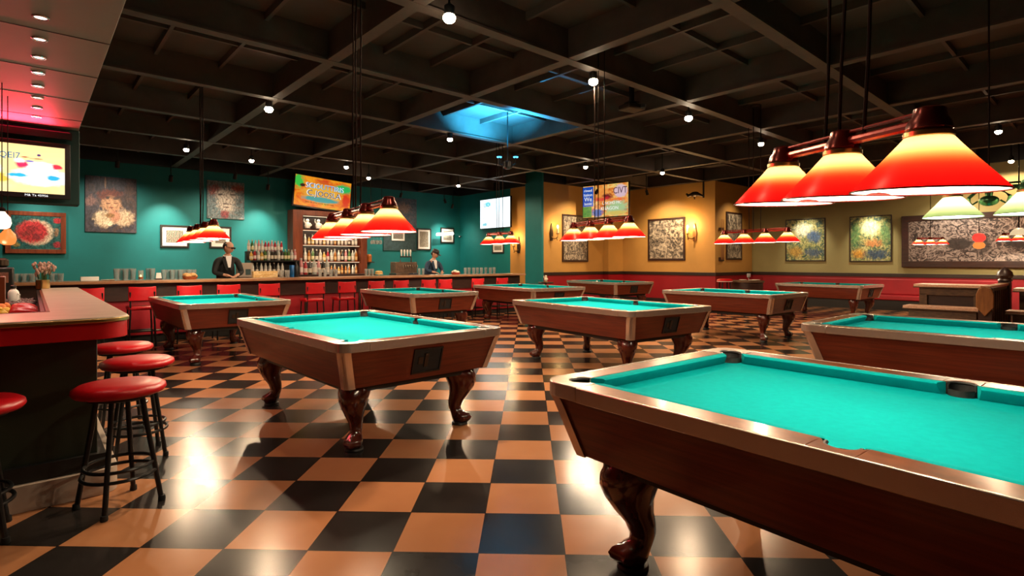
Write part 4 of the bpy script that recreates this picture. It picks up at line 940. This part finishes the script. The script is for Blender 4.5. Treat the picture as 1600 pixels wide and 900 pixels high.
for i,k in enumerate(['pink','red','dark','clear','pink','dark','clear']): bottle(k,r1+.08+.109*i,rb+.15,1.08,'%s bottle standing between the liquor rack and the tall cabinet'%k,'%s bottles between rack and cabinet'%k,1.35-.08*(i%3))
def simple(name,label,cat,mb,m,px,b,z,rz=ROOM,grp=None,bevel=0):
    a,_=on_b(px,b); o=mb.build(name,m,bevel=bevel); o.location=room_pt(a,b,z+.002); o.rotation_euler=(0,0,rz); tag(o,label,cat,grp); return o
t=thing('cash_register','beige cash register box with small dark display beside the suited bartender','cash register',room_pt(on_b(381,12.3)[0],12.3,1.07),ROOM)
MB().box(-.13,.13,-.12,.12,0,.30).build('body',M('beige_plastic',(.34,.29,.25,1),.5),t,bevel=.01); MB().box(.0,.10,-.126,-.118,.05,.17).build('display',mt['slate'],t)
MB().box(-.16,.16,-.15,.15,-.35,0).build('stand',mt['bar_dark'],t)
simple('menu_box','shallow cream box with gold print under the liquor rack on the long bar','box',MB().box(-.24,.24,-.05,.05,0,.13),picture_mat('gold_print',[(.4,(214,170,96)),(.55,(240,214,160)),(.7,(250,236,200))],scale=5),414,CF+.60,1.07,bevel=.004)
simple('blue_can','tall blue can on the long bar between rack and cabinet','can',MB().lathe([(.045,0),(.05,.005),(.05,.24),(.045,.25)],(0,0,0),18),M('blue_can_paint',(.01,.12,.38,1),.25,metal=.4,var=.5,scale=8),456,CF+.48,1.07)
simple('dark_bottle','tall black bottle beside the blue can','bottle',MB().lathe([(.04,0),(.045,.2),(.018,.28),(.018,.36)],(0,0,0),16),mt['black_metal'],463,CF+.50,1.07)
# glasses on the bar
def glass_mesh(h,r): return MB().lathe([(r*.75,0),(r*.80,.006),(r,h),(r-.004,h),(r*.74,.018),(0,.016)],(0,0,0),18,True,False)
G={}
def glass(px,b,h,r,label,grp,name='beer_glass',z=1.07):
    k=(h,r,name)
    if k not in G: o=G[k]=glass_mesh(h,r).build(name,mt['glass'],smooth=50)
    else: o=G[k].copy(); C.objects.link(o)
    a,_=on_b(px,b); o.location=room_pt(a,b,z+.002); tag(o,label,'glass',grp); return o
for i,px in enumerate((182,189,196,202,208,232,238)): glass(px,CF+.42+.10*(i%2),.20,.045,'tall clear beer glass in the group on both sides of the amber candle jar','beer glasses around the candle jar')
for i,px in enumerate((256,263,269,276,282,289,296,303)): glass(px,CF+.44+.10*(i%2),.175,.044,'clear glass in the row behind the orange bread basket','glasses behind the bread basket')
for i,px in enumerate((727,733,740,746,752,759,766,772)): glass(px,CF+.36+.12*(i%2),.17,.042,'clear glass near the end of the long bar by the yellow strip of wall','glasses at the end of the long bar','tumbler')
for i,px in enumerate((24,30,37,44,50,57,81,88,95)): glass(px,CF+.40+.10*(i%2),.13,.04,'small glass on the long bar behind the brass flower vase','small glasses behind the flower vase','tumbler')
for i,px in enumerate((500,508,517,525)): glass(px,CF+.4,.16,.04,'small glass on the long bar in front of the tall cabinet','glasses before the tall cabinet','tumbler')
for i,px in enumerate((449,440)): glass(px,CF+.30,.15,.05,'frosted glass beside the blue can','frosted glasses beside the blue can','tumbler')
for i,px in enumerate((572,577,582,655,661)): glass(px,CF+.40,.16,.035,'clear glass on the bar on either side of the beer taps','glasses beside the beer taps','tumbler')
a,_=on_b(220,CF+.36); t=thing('candle_jar','amber candle jar burning among the tall beer glasses','candle',room_pt(a,CF+.36,1.07))
glass_mesh(.17,.042).build('jar',mt['glass'],t); MB().lathe([(.036,.018),(.036,.055)],(0,0,0),16).build('wax',M('amber_wax',(.25,.06,.01,1),.4),t); MB().ball((0,0,.075),.012,10,7,(1,1,1.7)).build('flame',EM('candle_flame',(1,.55,.15,1),12),t)
simple('napkin_box','low white napkin box on the long bar near the near bar','box',MB().box(-.12,.12,-.06,.06,0,.07),mt['white'],140,CF+.30,1.07,bevel=.004)
a,_=on_b(248,CF+.34); t=thing('menu_stand','small white menu card in a dark stand on the long bar','menu stand',room_pt(a,CF+.34,1.07),ROOM)
MB().box(-.05,.05,-.03,.03,0,.025).build('base',mt['bar_dark'],t); MB().hexa([(-.045,-.012,.025),(.045,-.012,.025),(.045,.012,.025),(-.045,.012,.025),(-.034,-.008,.125),(.034,-.008,.125),(.034,.008,.125),(-.034,.008,.125)]).build('card',mt['white'],t)
def basket(label,px,b,c1,c2,n,s=1):
    a,_=on_b(px,b); t=thing('bread_basket',label,'basket',room_pt(a,b,1.07),ROOM)
    MB().lathe([(.085*s,0),(.10*s,.03),(.112*s,.055),(.104*s,.055),(.092*s,.02)],(0,0,0),22,True,False).build('basket',c1,t)
    for i in range(n):
        an=2*PI*i/n; MB().ball((.055*s*math.cos(an),.05*s*math.sin(an),.065+.02*(i%2)),.042*s,12,8,(1.2,.9,.75)).build('bun',c2,t)
basket('orange basket of bread rolls on the long bar beside the suited bartender',297,CF+.20,M('orange_wicker',(.42,.10,.03,1),.6,var=.4,scale=40),M('bread_crust',(.62,.34,.13,1),.6,var=.3,scale=20),6,1.15)
basket('white and red basket on the long bar beside the capped bartender',712,CF+.22,M('red_enamel',(.35,.05,.03,1),.4),mt['cream'],5,1.1)
for i,px in enumerate((164,173)): simple('saucer','small pale saucer on the long bar left of the tall glasses','saucer',MB().lathe([(.03,0),(.06,.012),(.058,.016),(.028,.006)],(0,0,0),18),mt['cream'],px,CF+.32+.10*(i%2),1.07,grp='saucers left of the tall glasses')
a,_=on_b(592,CF+.34); t=thing('cake_stand','round yellow cake on a low stand before the beer taps','cake',room_pt(a,CF+.34,1.07))
MB().lathe([(.05,0),(.02,.012),(.02,.03),(.10,.036),(.10,.042)],(0,0,0),22).build('stand',mt['cream'],t); MB().lathe([(.085,.042),(.088,.09),(.06,.115),(0,.12)],(0,0,0),22,True,False).build('cake',M('yellow_cake',(.66,.44,.16,1),.7,var=.3,scale=15),t)
# beer tap tower
a,_=on_b(631,12.6); t=thing('beer_tap_tower','brown beer tap tower with white handles on the back counter','beer taps',room_pt(a,12.6,1.07),ROOM)
MB().box(-.32,.32,-.14,.14,0,.32).build('body',M('brown_hammered_metal',(.20,.13,.09,1),.4,metal=.5,var=.4,scale=14),t,bevel=.012)
MB().box(-.34,.34,-.20,.16,-.02,.035).build('drip_tray',mt['steel'],t,bevel=.004)
MB().box(-.36,.36,-.24,.22,-1.07,-.02).build('base_unit',mt['bar_dark'],t)
for i in range(7):
    x=-.12+.07*i; MB().tube([(x,-.14,.24),(x,-.18,.235),(x,-.185,.17)],[.012,.012,.008],8).build('spout',mt['chrome'],t)
m=MB(); m.tube([(-.10,0,.32),(-.10,0,.46),(.22,0,.46),(.22,0,.32)],.018,8); m.build('rail',mt['iron'],t)
for i in range(4):
    x=-.07+.09*i; MB().lathe([(.010,.47),(.014,.50),(.026,.60),(.022,.64),(.0,.65)],(x,0,0),12,True,False).build('tap_handle',mt['white'],t)
a,_=on_b(577,B-.14); t=thing('wall_shelf','small wall shelf with an orange jar right of the bottle cabinet','shelf',room_pt(a,B-.14,1.40),ROOM)
MB().box(-.13,.13,-.13,.135,-.03,0).build('board',mt['bar_dark'],t)
o=MB().lathe([(.08,0),(.09,.02),(.09,.22),(.06,.26)],(0,0,0),16).build('orange_jar',M('orange_jar_paint',(.55,.16,.03,1),.4,var=.5,scale=9)); o.location=room_pt(a-.01,B-.14,1.402); tag(o,'orange jar on the small wall shelf beside the bottle cabinet','jar')
a,_=on_b(588,B-.7); t=thing('hanging_glass_rack','hanging rack of upside-down wine glasses right of the bottle cabinet','glass rack',room_pt(a,B-.7,1.98),ROOM)
MB().box(-.22,.22,-.14,.14,.26,.29).build('rack',mt['bar_dark'],t); MB().tube([(-.2,0,.29),(-.2,0,2.40)],.008,6).tube([(.2,0,.29),(.2,0,2.40)],.008,6).build('hanger',mt['iron'],t)
for i in range(3):
    for j in range(2): MB().lathe([(.04,.26),(.04,.255),(.006,.245),(.006,.16),(.05,.12),(.048,.02),(.045,.02),(.04,.11)],(-.13+.13*i,-.06+.12*j,0),14,True,False).build('wine_glass',mt['glass'],t)
# picture light
a,_=on_b(697,B-.2); t=thing('picture_light','bright white picture light on a metal arm over the small framed print','lamp',room_pt(a,B-.2,2.44),ROOM)
m=MB(); m.tube([(-.42,0,0),(.32,0,.06)],.055,14); m.build('tube',EM('lit_tube',(1,.95,.86,1),5),t); m=MB(); m.tube([(.32,0,.06),(.75,.0,-.02),(.78,.19,-.04)],.014,8); m.lathe([(.05,-.02),(.05,.02)],(.78,.19,-.04),12); m.build('arm',mt['steel'],t)
lamp('POINT',(-.05,-.12,-.08),5,(1,.9,.7),.05,parent=t)
# ------------------------------------------------------------------ people
def skin_mesh(name, pts, edges, radii, m, parent=None, root=0, sub=2, extra=None):
    me=bpy.data.meshes.new(name); me.from_pydata(pts,edges,[])
    o=bpy.data.objects.new(name,me); C.objects.link(o)
    o.modifiers.new('Skin','SKIN')
    sv=me.skin_vertices[0].data
    for i,r in enumerate(radii):
        sv[i].radius=r if isinstance(r,tuple) else (r,r); sv[i].use_root=(i==root)
    s=o.modifiers.new('Sub','SUBSURF'); s.levels=sub; s.render_levels=sub
    bpy.context.view_layer.update()
    me2=bpy.data.meshes.new_from_object(o.evaluated_get(bpy.context.evaluated_depsgraph_get()))
    bpy.data.objects.remove(o); me2.name=name
    if extra:
        bm=bmesh.new(); bm.from_mesh(me2); b=bpy.data.meshes.new('x'); b.from_pydata(extra.v,[],extra.f); bm.from_mesh(b); bm.to_mesh(me2); bm.free()
    me2.materials.clear(); me2.materials.append(m); me2.polygons.foreach_set('material_index',[0]*len(me2.polygons))
    me2.polygons.foreach_set('use_smooth',[True]*len(me2.polygons))
    k=bpy.data.objects.new(name,me2); C.objects.link(k)
    if parent: k.parent=parent
    return k
def person(label,loc,rz,lean,head_turn,head_down,hands,cloth,shirt,cap=None,glasses=True,bald=False,H=1.74):
    """Standing figure facing local -y, leaning over the bar by lean (m at the shoulders); hands = two local points the palms rest on."""
    k=H/1.74
    S=lambda x,y,z:(x*k,y*k,z*k)
    sh_y=-lean; hd_y=-lean*1.25-.03
    P=[S(0,0,.96),S(0,-lean*.35,1.14),S(0,-lean*.8,1.34),S(0,-lean-.005,1.47),S(0,hd_y+.015,1.53)]
    E=[(0,1),(1,2),(2,3),(3,4)]; Rr=[(.165*k,.115*k),(.15*k,.11*k),(.175*k,.12*k),(.075*k,.07*k),.055*k]
    def add(p,par,r): P.append(p); E.append((par,len(P)-1)); Rr.append(r); return len(P)-1
    limbs={}
    for s,hd in ((-1,hands[0]),(1,hands[1])):
        a=add(S(s*.09,-lean*.95,1.40),2,.06*k); b=add(S(s*.175,sh_y,1.385),a,.050*k)
        hx,hy,hz=hd; el=(s*.25*k,(sh_y*k+hy)/2+.06,max(1.12*k,hz+.06)); e=add(el,b,.036*k)
        wv=Vector((hx,hy,hz))-Vector(el); wr=tuple(Vector((hx,hy,hz))-wv.normalized()*.07)
        w=add(wr,e,.027*k); palm=add((hx,hy,hz),w,(.036*k,.020*k))
        d=wv.normalized(); side=Vector((d.y,-d.x,0)).normalized(); limbs[s]=(b,e,w)
        for q in range(4):                                             # four fingers
            base_=Vector((hx,hy,hz))+d*.03+side*(-.027+.018*q); ln=(.055,.066,.062,.048)[q]
            f1=add(tuple(base_),palm,.0095*k); f2=add(tuple(base_+d*ln*.6+Vector((0,0,-.004))),f1,.0085*k); add(tuple(base_+d*ln+Vector((0,0,-.020))),f2,.007*k)
        tb=Vector((hx,hy,hz))-d*.02-side*s*.038; t1=add(tuple(tb),palm,.011*k); add(tuple(tb+d*.045-side*s*.012),t1,.009*k)
    for s in (-1,1):
        a=add(S(s*.09,0,.90),0,.095*k); b=add(S(s*.10,-.015,.50),a,.060*k); c=add(S(s*.105,.02,.09),b,.042*k); add(S(s*.115,-.12,.04),c,.036*k)
    # head: skull, jaw, nose, ears
    hc=Vector(S(0,hd_y,1.635)); X=MB(); 
    vs=[];n,m_=24,16
    for i in range(1,m_):
        t=PI*i/m_
        for q in range(n):
            u=2*PI*q/n; x=.076*math.sin(t)*math.cos(u); y=.098*math.sin(t)*math.sin(u); z=-.118*math.cos(t)
            if z<-.02: x*=1-.45*min(1,(-z-.02)/.1)**1.2; y=y*(1-.12*min(1,(-z-.02)/.1)) - .010*min(1,(-z-.02)/.1)
            if y<-.05 and abs(z-.02)<.03: y+=.006
            vs.append((x,y,z))
    b0=len(vs); vs+= [(0,-.02,-.118),(0,0,.118)]; fs=[]
    for i in range(m_-2):
        for q in range(n):
            q2=(q+1)%n; fs.append((i*n+q,i*n+q2,(i+1)*n+q2,(i+1)*n+q))
    for q in range(n):
        q2=(q+1)%n; fs.append((b0,q2,q)); fs.append((b0+1,(m_-2)*n+q,(m_-2)*n+q2))
    X.add(vs,fs)
    X.add([(-.016,-.086,-.022),(.016,-.086,-.022),(0,-.122,-.024),(0,-.092,.028),(0,-.088,-.034)],[(0,2,3),(2,1,3),(0,4,2),(4,1,2),(0,3,1),(0,1,4)])
    for s in (-1,1): X.ball((s*.078,.012,.0),.026,10,7,(.35,.7,1.15))
    Rm=Matrix.Rotation(head_turn,4,'Z')@Matrix.Rotation(head_down,4,'X')
    def hd_xf(vv): return [tuple(hc+(Rm@Vector(v))*k) for v in vv]
    X.v=hd_xf(X.v)
    o=skin_mesh('person',P,E,Rr,mt['skin'],extra=X); o.location=loc; o.rotation_euler=(0,0,rz); tag(o,label,'person')
    def hpart(nm,mb,m): mb.v=hd_xf(mb.v); return mb.build(nm,m,o,smooth=60)
    # jacket: the torso and arms again, a little thicker, ending at neck and cuffs
    JP=[P[0],P[1],P[2],S(0,-lean-.005,1.445)]; JE=[(0,1),(1,2),(2,3)]; JR=[(.190*k,.145*k),(.178*k,.142*k),(.205*k,.15*k),(.095*k,.095*k)]
    for s in (-1,1):
        b,e,w=limbs[s]; i0=len(JP); JP+=[S(s*.09,-lean*.95,1.40),P[b],P[e],tuple(Vector(P[w])*.92+Vector(P[e])*.08)]; JE+=[(2,i0),(i0,i0+1),(i0+1,i0+2),(i0+2,i0+3)]; JR+=[.085*k,.072*k,.052*k,.040*k]
    skin_mesh('jacket',JP,JE,JR,mt[cloth],o)
    TP=[S(0,0,.95)]; TE=[]; TR=[(.175*k,.125*k)]
    for s in (-1,1):
        i0=len(TP); TP+=[S(s*.09,0,.88),S(s*.10,-.015,.50),S(s*.105,.02,.10)]; TE+=[(0,i0),(i0,i0+1),(i0+1,i0+2)]; TR+=[.105*k,.075*k,.060*k]
    skin_mesh('trousers',TP,TE,TR,mt['black'],o)
    m=MB()
    for s in (-1,1): m.hexa([S(s*.02,-lean-.150,1.20),S(s*.055,-lean-.135,1.20),S(s*.055,-lean-.125,1.20),S(s*.02,-lean-.14,1.20),S(s*.06,-lean-.115,1.46),S(s*.115,-lean-.10,1.40),S(s*.115,-lean-.08,1.40),S(s*.06,-lean-.10,1.46)])
    m.build('lapels',mt[cloth],o)
    m=MB(); sx=lambda x,y,z:S(x,-lean+y,z)
    m.add([sx(-.055,-.10,1.46),sx(.055,-.10,1.46),sx(.02,-.152,1.25),sx(-.02,-.152,1.25),sx(-.055,-.085,1.46),sx(.055,-.085,1.46),sx(.02,-.13,1.25),sx(-.02,-.13,1.25)],[(0,3,2,1),(4,5,6,7),(0,1,5,4),(1,2,6,5),(2,3,7,6),(3,0,4,7)])
    m.tube([sx(.066*math.cos(t),.062*math.sin(t)-.012,1.475+.012*math.sin(t)) for t in [2*PI*q/16 for q in range(16)]],.016*k,6,True); m.build('shirt',mt[shirt],o)
    # hair, cap, glasses, features
    m=MB()
    if cap:
        m.lathe([(.088,.030),(.092,.05),(.086,.095),(.06,.125),(0,.134)],(0,.004,0),20,False,False); m.v=[(x*.92,y*1.10,z) for x,y,z in m.v]
        hpart('cap',m,mt[cap]); m=MB(); m.hexa([(-.06,-.09,.036),(.06,-.09,.036),(.05,-.09,.044),(-.05,-.09,.044),(-.045,-.165,.022),(.045,-.165,.022),(.04,-.165,.028),(-.04,-.165,.028)]); hpart('cap_peak',m,mt[cap]); m=MB()
        for s in (-1,1): m.ball((s*.06,.045,-.005),.04,10,7,(.6,1.1,1.2))
        m.ball((0,.07,0),.06,12,8,(1.1,.6,1)); hpart('hair',m,mt['hair'])
    else:
        for s in (-1,1): m.ball((s*.062,.035,.02),.045,12,8,(.5,1.2,1.1))
        m.ball((0,.068,.03),.065,12,8,(1.05,.62,1.1))
        if not bald: m.ball((0,.01,.08),.07,12,8,(1.05,1.2,.7))
        hpart('hair',m,mt['hair'])
    m=MB()
    if glasses:
        for s in (-1,1): m.rbox(s*.033,-.101,0,.027,.005,.002,.034); m.tube([(s*.058,-.098,.022),(s*.080,-.03,.022),(s*.08,.01,.012)],.004,6)
        m.box(-.01,.01,-.104,-.098,.018,.026); hpart('glasses',m,mt['black_metal'])
    else:
        for s in (-1,1): m.ball((s*.030,-.088,.016),.010,10,7,(1.3,.6,.8))
        hpart('eyes',m,mt['hair'])
    m=MB(); m.ball((0,-.094,-.058),.02,10,6,(1.2,.35,.3)); hpart('lips',m,M('lips',(.36,.12,.10,1),.5))
    return o
bx,by=R(on_b(351,CF+.98)[0],CF+.98)
man=person('bald bartender in black suit and dark glasses leaning on the long bar',(bx,by,0),ROOM,.20,.75,.28,((-.04,-.46,1.119),(.10,-.44,1.119)),'suit','shirt',bald=True,H=1.78)
bx,by=R(on_b(669,CF+.98)[0],CF+.98)
wom=person('bartender in dark cap and navy jacket looking down at white papers on the bar',(bx,by,0),ROOM,.24,.5,.45,((-.05,-.44,1.122),(.12,-.46,1.122)),'blue_cloth','shirt',cap='hair',glasses=False,H=1.70)
a_,_=on_b(675,CF+.42)
m=MB()
for i in range(3): m.rbox(.02*i,.01*i,.2*i,.10,.07,.002*i,.002*i+.0018)
o=m.build('papers',mt['white']); o.location=room_pt(a_,CF+.36,1.0705); o.rotation_euler=(0,0,ROOM+.1); tag(o,'white papers on the long bar under the capped bartender','papers')

# ------------------------------------------------------------------ red bench along the olive wall, and the carved booth
D=18.98
bn=thing('banquette','red upholstered bench along the olive wall behind the far pool table','bench',(0,0,0),ROOM)
MB().box(D-.60,D-.10,2.2,8.3,.30,.44).build('seat',mt['red_panel'],bn,bevel=.03,seg=3)
MB().box(D-.16,D-.03,2.2,8.3,.44,.90).build('backrest',mt['red_panel'],bn,bevel=.03,seg=3)
MB().box(D-.54,D-.03,2.25,8.25,0,.30).build('base',mt['black'],bn)
def slab_table(name,label,cat,a0,a1,b0,b1,z,leg=.14,apron=.16,panel=True,grp=None):
    t=thing(name,label,cat,room_pt((a0+a1)/2,(b0+b1)/2,0),ROOM)
    ha,hb=(a1-a0)/2,(b1-b0)/2
    MB().box(-ha-.06,ha+.06,-hb-.10,hb+.10,z-.075,z-.05).build('top_board',mt['booth_wood'],t,bevel=.006)
    MB().box(-ha-.05,ha+.05,-hb-.09,hb+.09,z-.05,z).build('carved_top',mt['carved'],t)
    MB().box(-ha,ha,-hb,hb,z-.075-apron,z-.075).build('apron',mt['booth_wood'],t,bevel=.006)
    for s in (-1,1):
        for q in (-1,1):
            x0,x1=sorted((s*ha,s*(ha-leg))); y0,y1=sorted((q*hb,q*(hb-leg))); MB().box(x0,x1,y0,y1,0,z-.045-apron).build('leg',mt['booth_wood'],t,bevel=.006)
    if panel: MB().box(-ha+.06,ha-.06,-hb+leg,hb-leg,.05,z-.045-apron).build('inner_panel',mt['bar_dark'],t)
    return t
slab_table('booth_table','carved wooden booth table with patterned top below the big carved panel','table',14.75,15.45,1.98,3.05,.90)
slab_table('booth_bench','low carved wooden bench in front of the booth table','bench',14.08,14.52,1.98,3.10,.46,.10,.20,False)
slab_table('booth_table','carved booth table behind the wooden divider by the photo edge','table',14.75,15.35,.25,1.42,.86)
slab_table('booth_bench','small carved bench behind the wooden divider, at the edge of the photo','bench',13.75,14.15,.55,1.42,.47,.09,.16,False)
dv=thing('booth_divider','carved wooden booth divider with honey-coloured shield on its end post and a pointed finial','booth divider',room_pt(13.0,1.70,0),ROOM)
m=MB(); m.box(.06,2.4,-.05,.05,.02,.90)
m.build('panel',mt['booth_wood'],dv,bevel=.006)
m=MB()
for i in range(9): m.box(.16+.24*i,.27+.24*i,-.065,.065,.08,.84)
m.build('board_pattern',mt['booth_wood'],dv,bevel=.01)
MB().box(.0,2.42,-.075,.075,.90,.95).build('top_rail',mt['shield_wood'],dv,bevel=.012)
MB().box(-.08,.08,-.13,.13,0,.30).box(-.06,.06,-.10,.10,.30,.92).build('end_post',mt['bar_dark'],dv,bevel=.01)
m=MB(); sh=[(-.125,.57),(0,.40),(.125,.57),(.125,.80),(.09,.90),(0,.95),(-.09,.90),(-.125,.80)]
m.add([(-.10,y,z) for y,z in sh]+[(-.06,y,z) for y,z in sh],[tuple(range(7,-1,-1)),tuple(range(8,16))]+[(i,(i+1)%8,8+(i+1)%8,8+i) for i in range(8)]); 
o=m.build('shield',mt['shield_wood'],dv,bevel=.012)
bm=bmesh.new(); bm.from_mesh(o.data); bmesh.ops.recalc_face_normals(bm,faces=bm.faces); bm.to_mesh(o.data); bm.free()
m=MB(); m.box(2.25,2.45,-.10,.10,0,.98); m.build('rear_post',mt['bar_dark'],dv,bevel=.012)
m=MB(); m.lathe([(.10,.98),(.13,1.0),(.10,1.04),(.14,1.10),(.12,1.18),(.04,1.26),(0,1.29)],(2.35,0,0),12,True,False); m.build('finial',mt['bar_dark'],dv)
# small round drinks table in the yellow corner, and its stool
x,y=at(1167,14.6); t=thing('drinks_table','small round dark drinks table with plates in the corner of the yellow wall','table',(x,y,0))
MB().lathe([(.40,.84),(.43,.85),(.43,.885),(.41,.895)],(0,0,0),32).build('tabletop',mt['booth_wood'],t)
MB().lathe([(.36,.60),(.40,.64),(.40,.84)],(0,0,0),32).build('apron',mt['bar_dark'],t)
MB().lathe([(.30,0),(.30,.03),(.08,.06),(.06,.60)],(0,0,0),24).build('pedestal',mt['bar_dark'],t)
for i,(dx,dy) in enumerate(((.12,-.1),(.27,.05),(-.08,.06))):
    o=MB().lathe([(.05,0),(.10,.014),(.098,.02),(.045,.008)],(0,0,0),20).build('plate',mt['cream']); o.location=(x+dx,y+dy,.895); tag(o,'small pale plate on the round drinks table in the yellow corner','plate','plates on the round drinks table')
o=MB().lathe([(.03,0),(.008,.01),(.008,.07),(.045,.10),(.05,.19),(.046,.19),(.041,.105),(0,.09)],(0,0,0),16,True,False).build('goblet',mt['glass']); o.location=(x-.02,y-.16,.895); tag(o,'glass goblet on the round drinks table in the yellow corner','glass')
x,y=at(1132.5,14.4); t=thing('padded_stool','low dark stool with red and white padded top beside the round drinks table','stool',(x,y,0))
MB().lathe([(.18,.86),(.20,.88),(.20,.92),(.15,.945),(0,.95)],(0,0,0),22,True,False).build('seat',mt['red_vinyl'],t); MB().lathe([(.203,.872),(.205,.885)],(0,0,0),22,False,False).build('piping',mt['white'],t)
for k_ in range(4):
    an=PI/4+k_*PI/2; MB().tube([(.14*math.cos(an),.14*math.sin(an),.87),(.19*math.cos(an),.19*math.sin(an),0)],.018,8).build('leg',mt['black_metal'],t)
x,y=at(853,16.0); t=thing('side_table','narrow dark side table behind the pool table by the teal pillar','table',(x,y,0))
MB().lathe([(.22,.76),(.23,.77),(.23,.79),(.22,.80)],(0,0,0),24).build('tabletop',mt['bar_dark'],t); MB().lathe([(.16,0),(.16,.02),(.03,.05),(.03,.76)],(0,0,0),18).build('pedestal',mt['black_metal'],t)
t=thing('figurine','small pale gold figurine on the side table below the candle sconce','figurine',(x,y,.802))
MB().lathe([(.06,0),(.06,.02),(.03,.03)],(0,0,0),16).build('base',mt['brass'],t)
m=MB(); m.lathe([(.03,.03),(.05,.07),(.04,.12),(.02,.14)],(0,0,0),14); m.ball((0,0,.165),.035,12,8); m.tube([(-.03,0,.12),(-.07,-.02,.15),(-.06,0,.19)],[.015,.012,.008],6); m.tube([(.03,0,.12),(.06,-.02,.08)],[.015,.010],6); m.build('figure',mt['cream'],t)
# ------------------------------------------------------------------ wall sconces
def sconce(label,px,py,wall,val,watt,dx=0,back='iron',gl=6):
    if wall=='b': a,Y=on_b(px,val); p=R(a,val); rz=RZ
    else: b,Y=on_a(px,val); p=R(val,b); rz=RZA
    z=zat(py,Y); t=thing('wall_sconce',label,'sconce',(p[0],p[1],z),rz)
    m=MB(); m.add([(-.05,-.035,-.30),(.05,-.035,-.30),(.075,-.035,-.05),(.0,-.035,.28),(-.075,-.035,-.05),(-.05,0,-.30),(.05,0,-.30),(.075,0,-.05),(.0,0,.28),(-.075,0,-.05)],[(0,4,3,2,1),(5,6,7,8,9),(0,1,6,5),(1,2,7,6),(2,3,8,7),(3,4,9,8),(4,0,5,9)])
    m.build('back_plate',mt[back],t,bevel=.006)
    m=MB(); m.tube([(0,-.03,-.18),(dx*.5,-.10,-.24),(dx,-.18,-.20),(dx,-.19,-.08)],[.022,.018,.018,.014],8); m.lathe([(.02,-.09),(.065,-.07),(.07,-.055)],(dx,-.19,0),14); m.lathe([(.0,-.30),(.03,-.26),(.02,-.22)],(dx,-.17,0),10); m.build('arm',mt['brass'],t)
    MB().lathe([(.034,-.055),(.034,.10),(.028,.105)],(dx,-.19,0),14).build('candle',M('candle_wax',(.75,.58,.34,1),.5),t)
    MB().ball((dx,-.19,.16),.04,12,9,(.8,.8,1.5)).build('flame_bulb',EM('flame_%d'%px,(1,.62,.22,1),gl*3),t,smooth=80)
    l=lamp('POINT',(dx,-.24,.20),watt,(1,.62,.26),.06,parent=t); return t
sconce('candle wall sconce on the yellow wall between teal pillar and tall ink picture',861,362,'b',12.58,14,dx=.12)
sconce('small candle wall sconce on the yellow strip beside the teal pillar',811,382,'a',12.75,30,dx=-.08)
sconce('bright candle wall sconce beside the square ink picture on the yellow alcove wall',1086,362,'a',16.4,70,dx=-.16,back='shield_wood',gl=10)
# ornamental bracket hanging high on the alcove wall
b_,Y=on_a(1103,16.4); p=R(16.4-.15,b_); z=zat(300,Y); t=thing('hanging_bracket','dark ornamental bracket hanging by a rod high on the yellow alcove wall','bracket',(p[0],p[1],z-.2),RZA)
MB().tube([(0,0,0),(0,0,4.40-z+.2)],.03,8).build('rod',mt['iron'],t)
m=MB(); m.tube([(0,0,.05),(-.15,-.02,.12),(-.35,-.02,.16),(-.52,-.02,.10),(-.60,-.02,.18)],[.03,.05,.07,.06,.03],10); m.ball((-.30,-.02,.14),.11,14,9,(1.5,.8,.8)); m.tube([(-.32,-.02,.08),(-.30,-.02,-.02)],.02,8); m.build('scroll',mt['iron'],t)
b_,Y=on_b(1126,8.73); z=zat(408,Y); t=thing('cue_rack','slim dark cue rack on the yellow corner wall beside the narrow portrait','cue rack',(R(b_,8.73)[0],R(b_,8.73)[1],z),RZ)
MB().box(-.14,.14,-.05,-.002,0,.12).box(-.14,.14,-.05,-.002,1.0,1.08).build('bracket',mt['bar_dark'],t)
for i in range(3): MB().tube([(-.08+.08*i,-.07,.05),(-.08+.08*i,-.07,1.35)],[.016,.008],8).build('cue',mt['shield_wood'],t)

# ------------------------------------------------------------------ camera, world, view
cam=bpy.data.cameras.new('camera'); co=bpy.data.objects.new('camera',cam); C.objects.link(co)
co.location=(0,0,HC); co.rotation_euler=(PI/2,0,0); cam.sensor_width=36; cam.lens=F/1600*36; cam.shift_y=(HOR-450)/1600; cam.clip_start=.05
sc=bpy.context.scene; sc.camera=co
wd=bpy.data.worlds.new('world'); sc.world=wd; wd.use_nodes=True; wd.node_tree.nodes['Background'].inputs[0].default_value=(.02,.014,.01,1); wd.node_tree.nodes['Background'].inputs[1].default_value=.3
sc.view_settings.view_transform='Standard'; sc.view_settings.look='None'; sc.view_settings.gamma=1; sc.view_settings.use_curve_mapping=False
sc.view_settings.exposure=0.2
sc.cycles.max_bounces=8; sc.cycles.diffuse_bounces=4; sc.cycles.sample_clamp_indirect=4; sc.cycles.caustics_reflective=False; sc.cycles.caustics_refractive=False
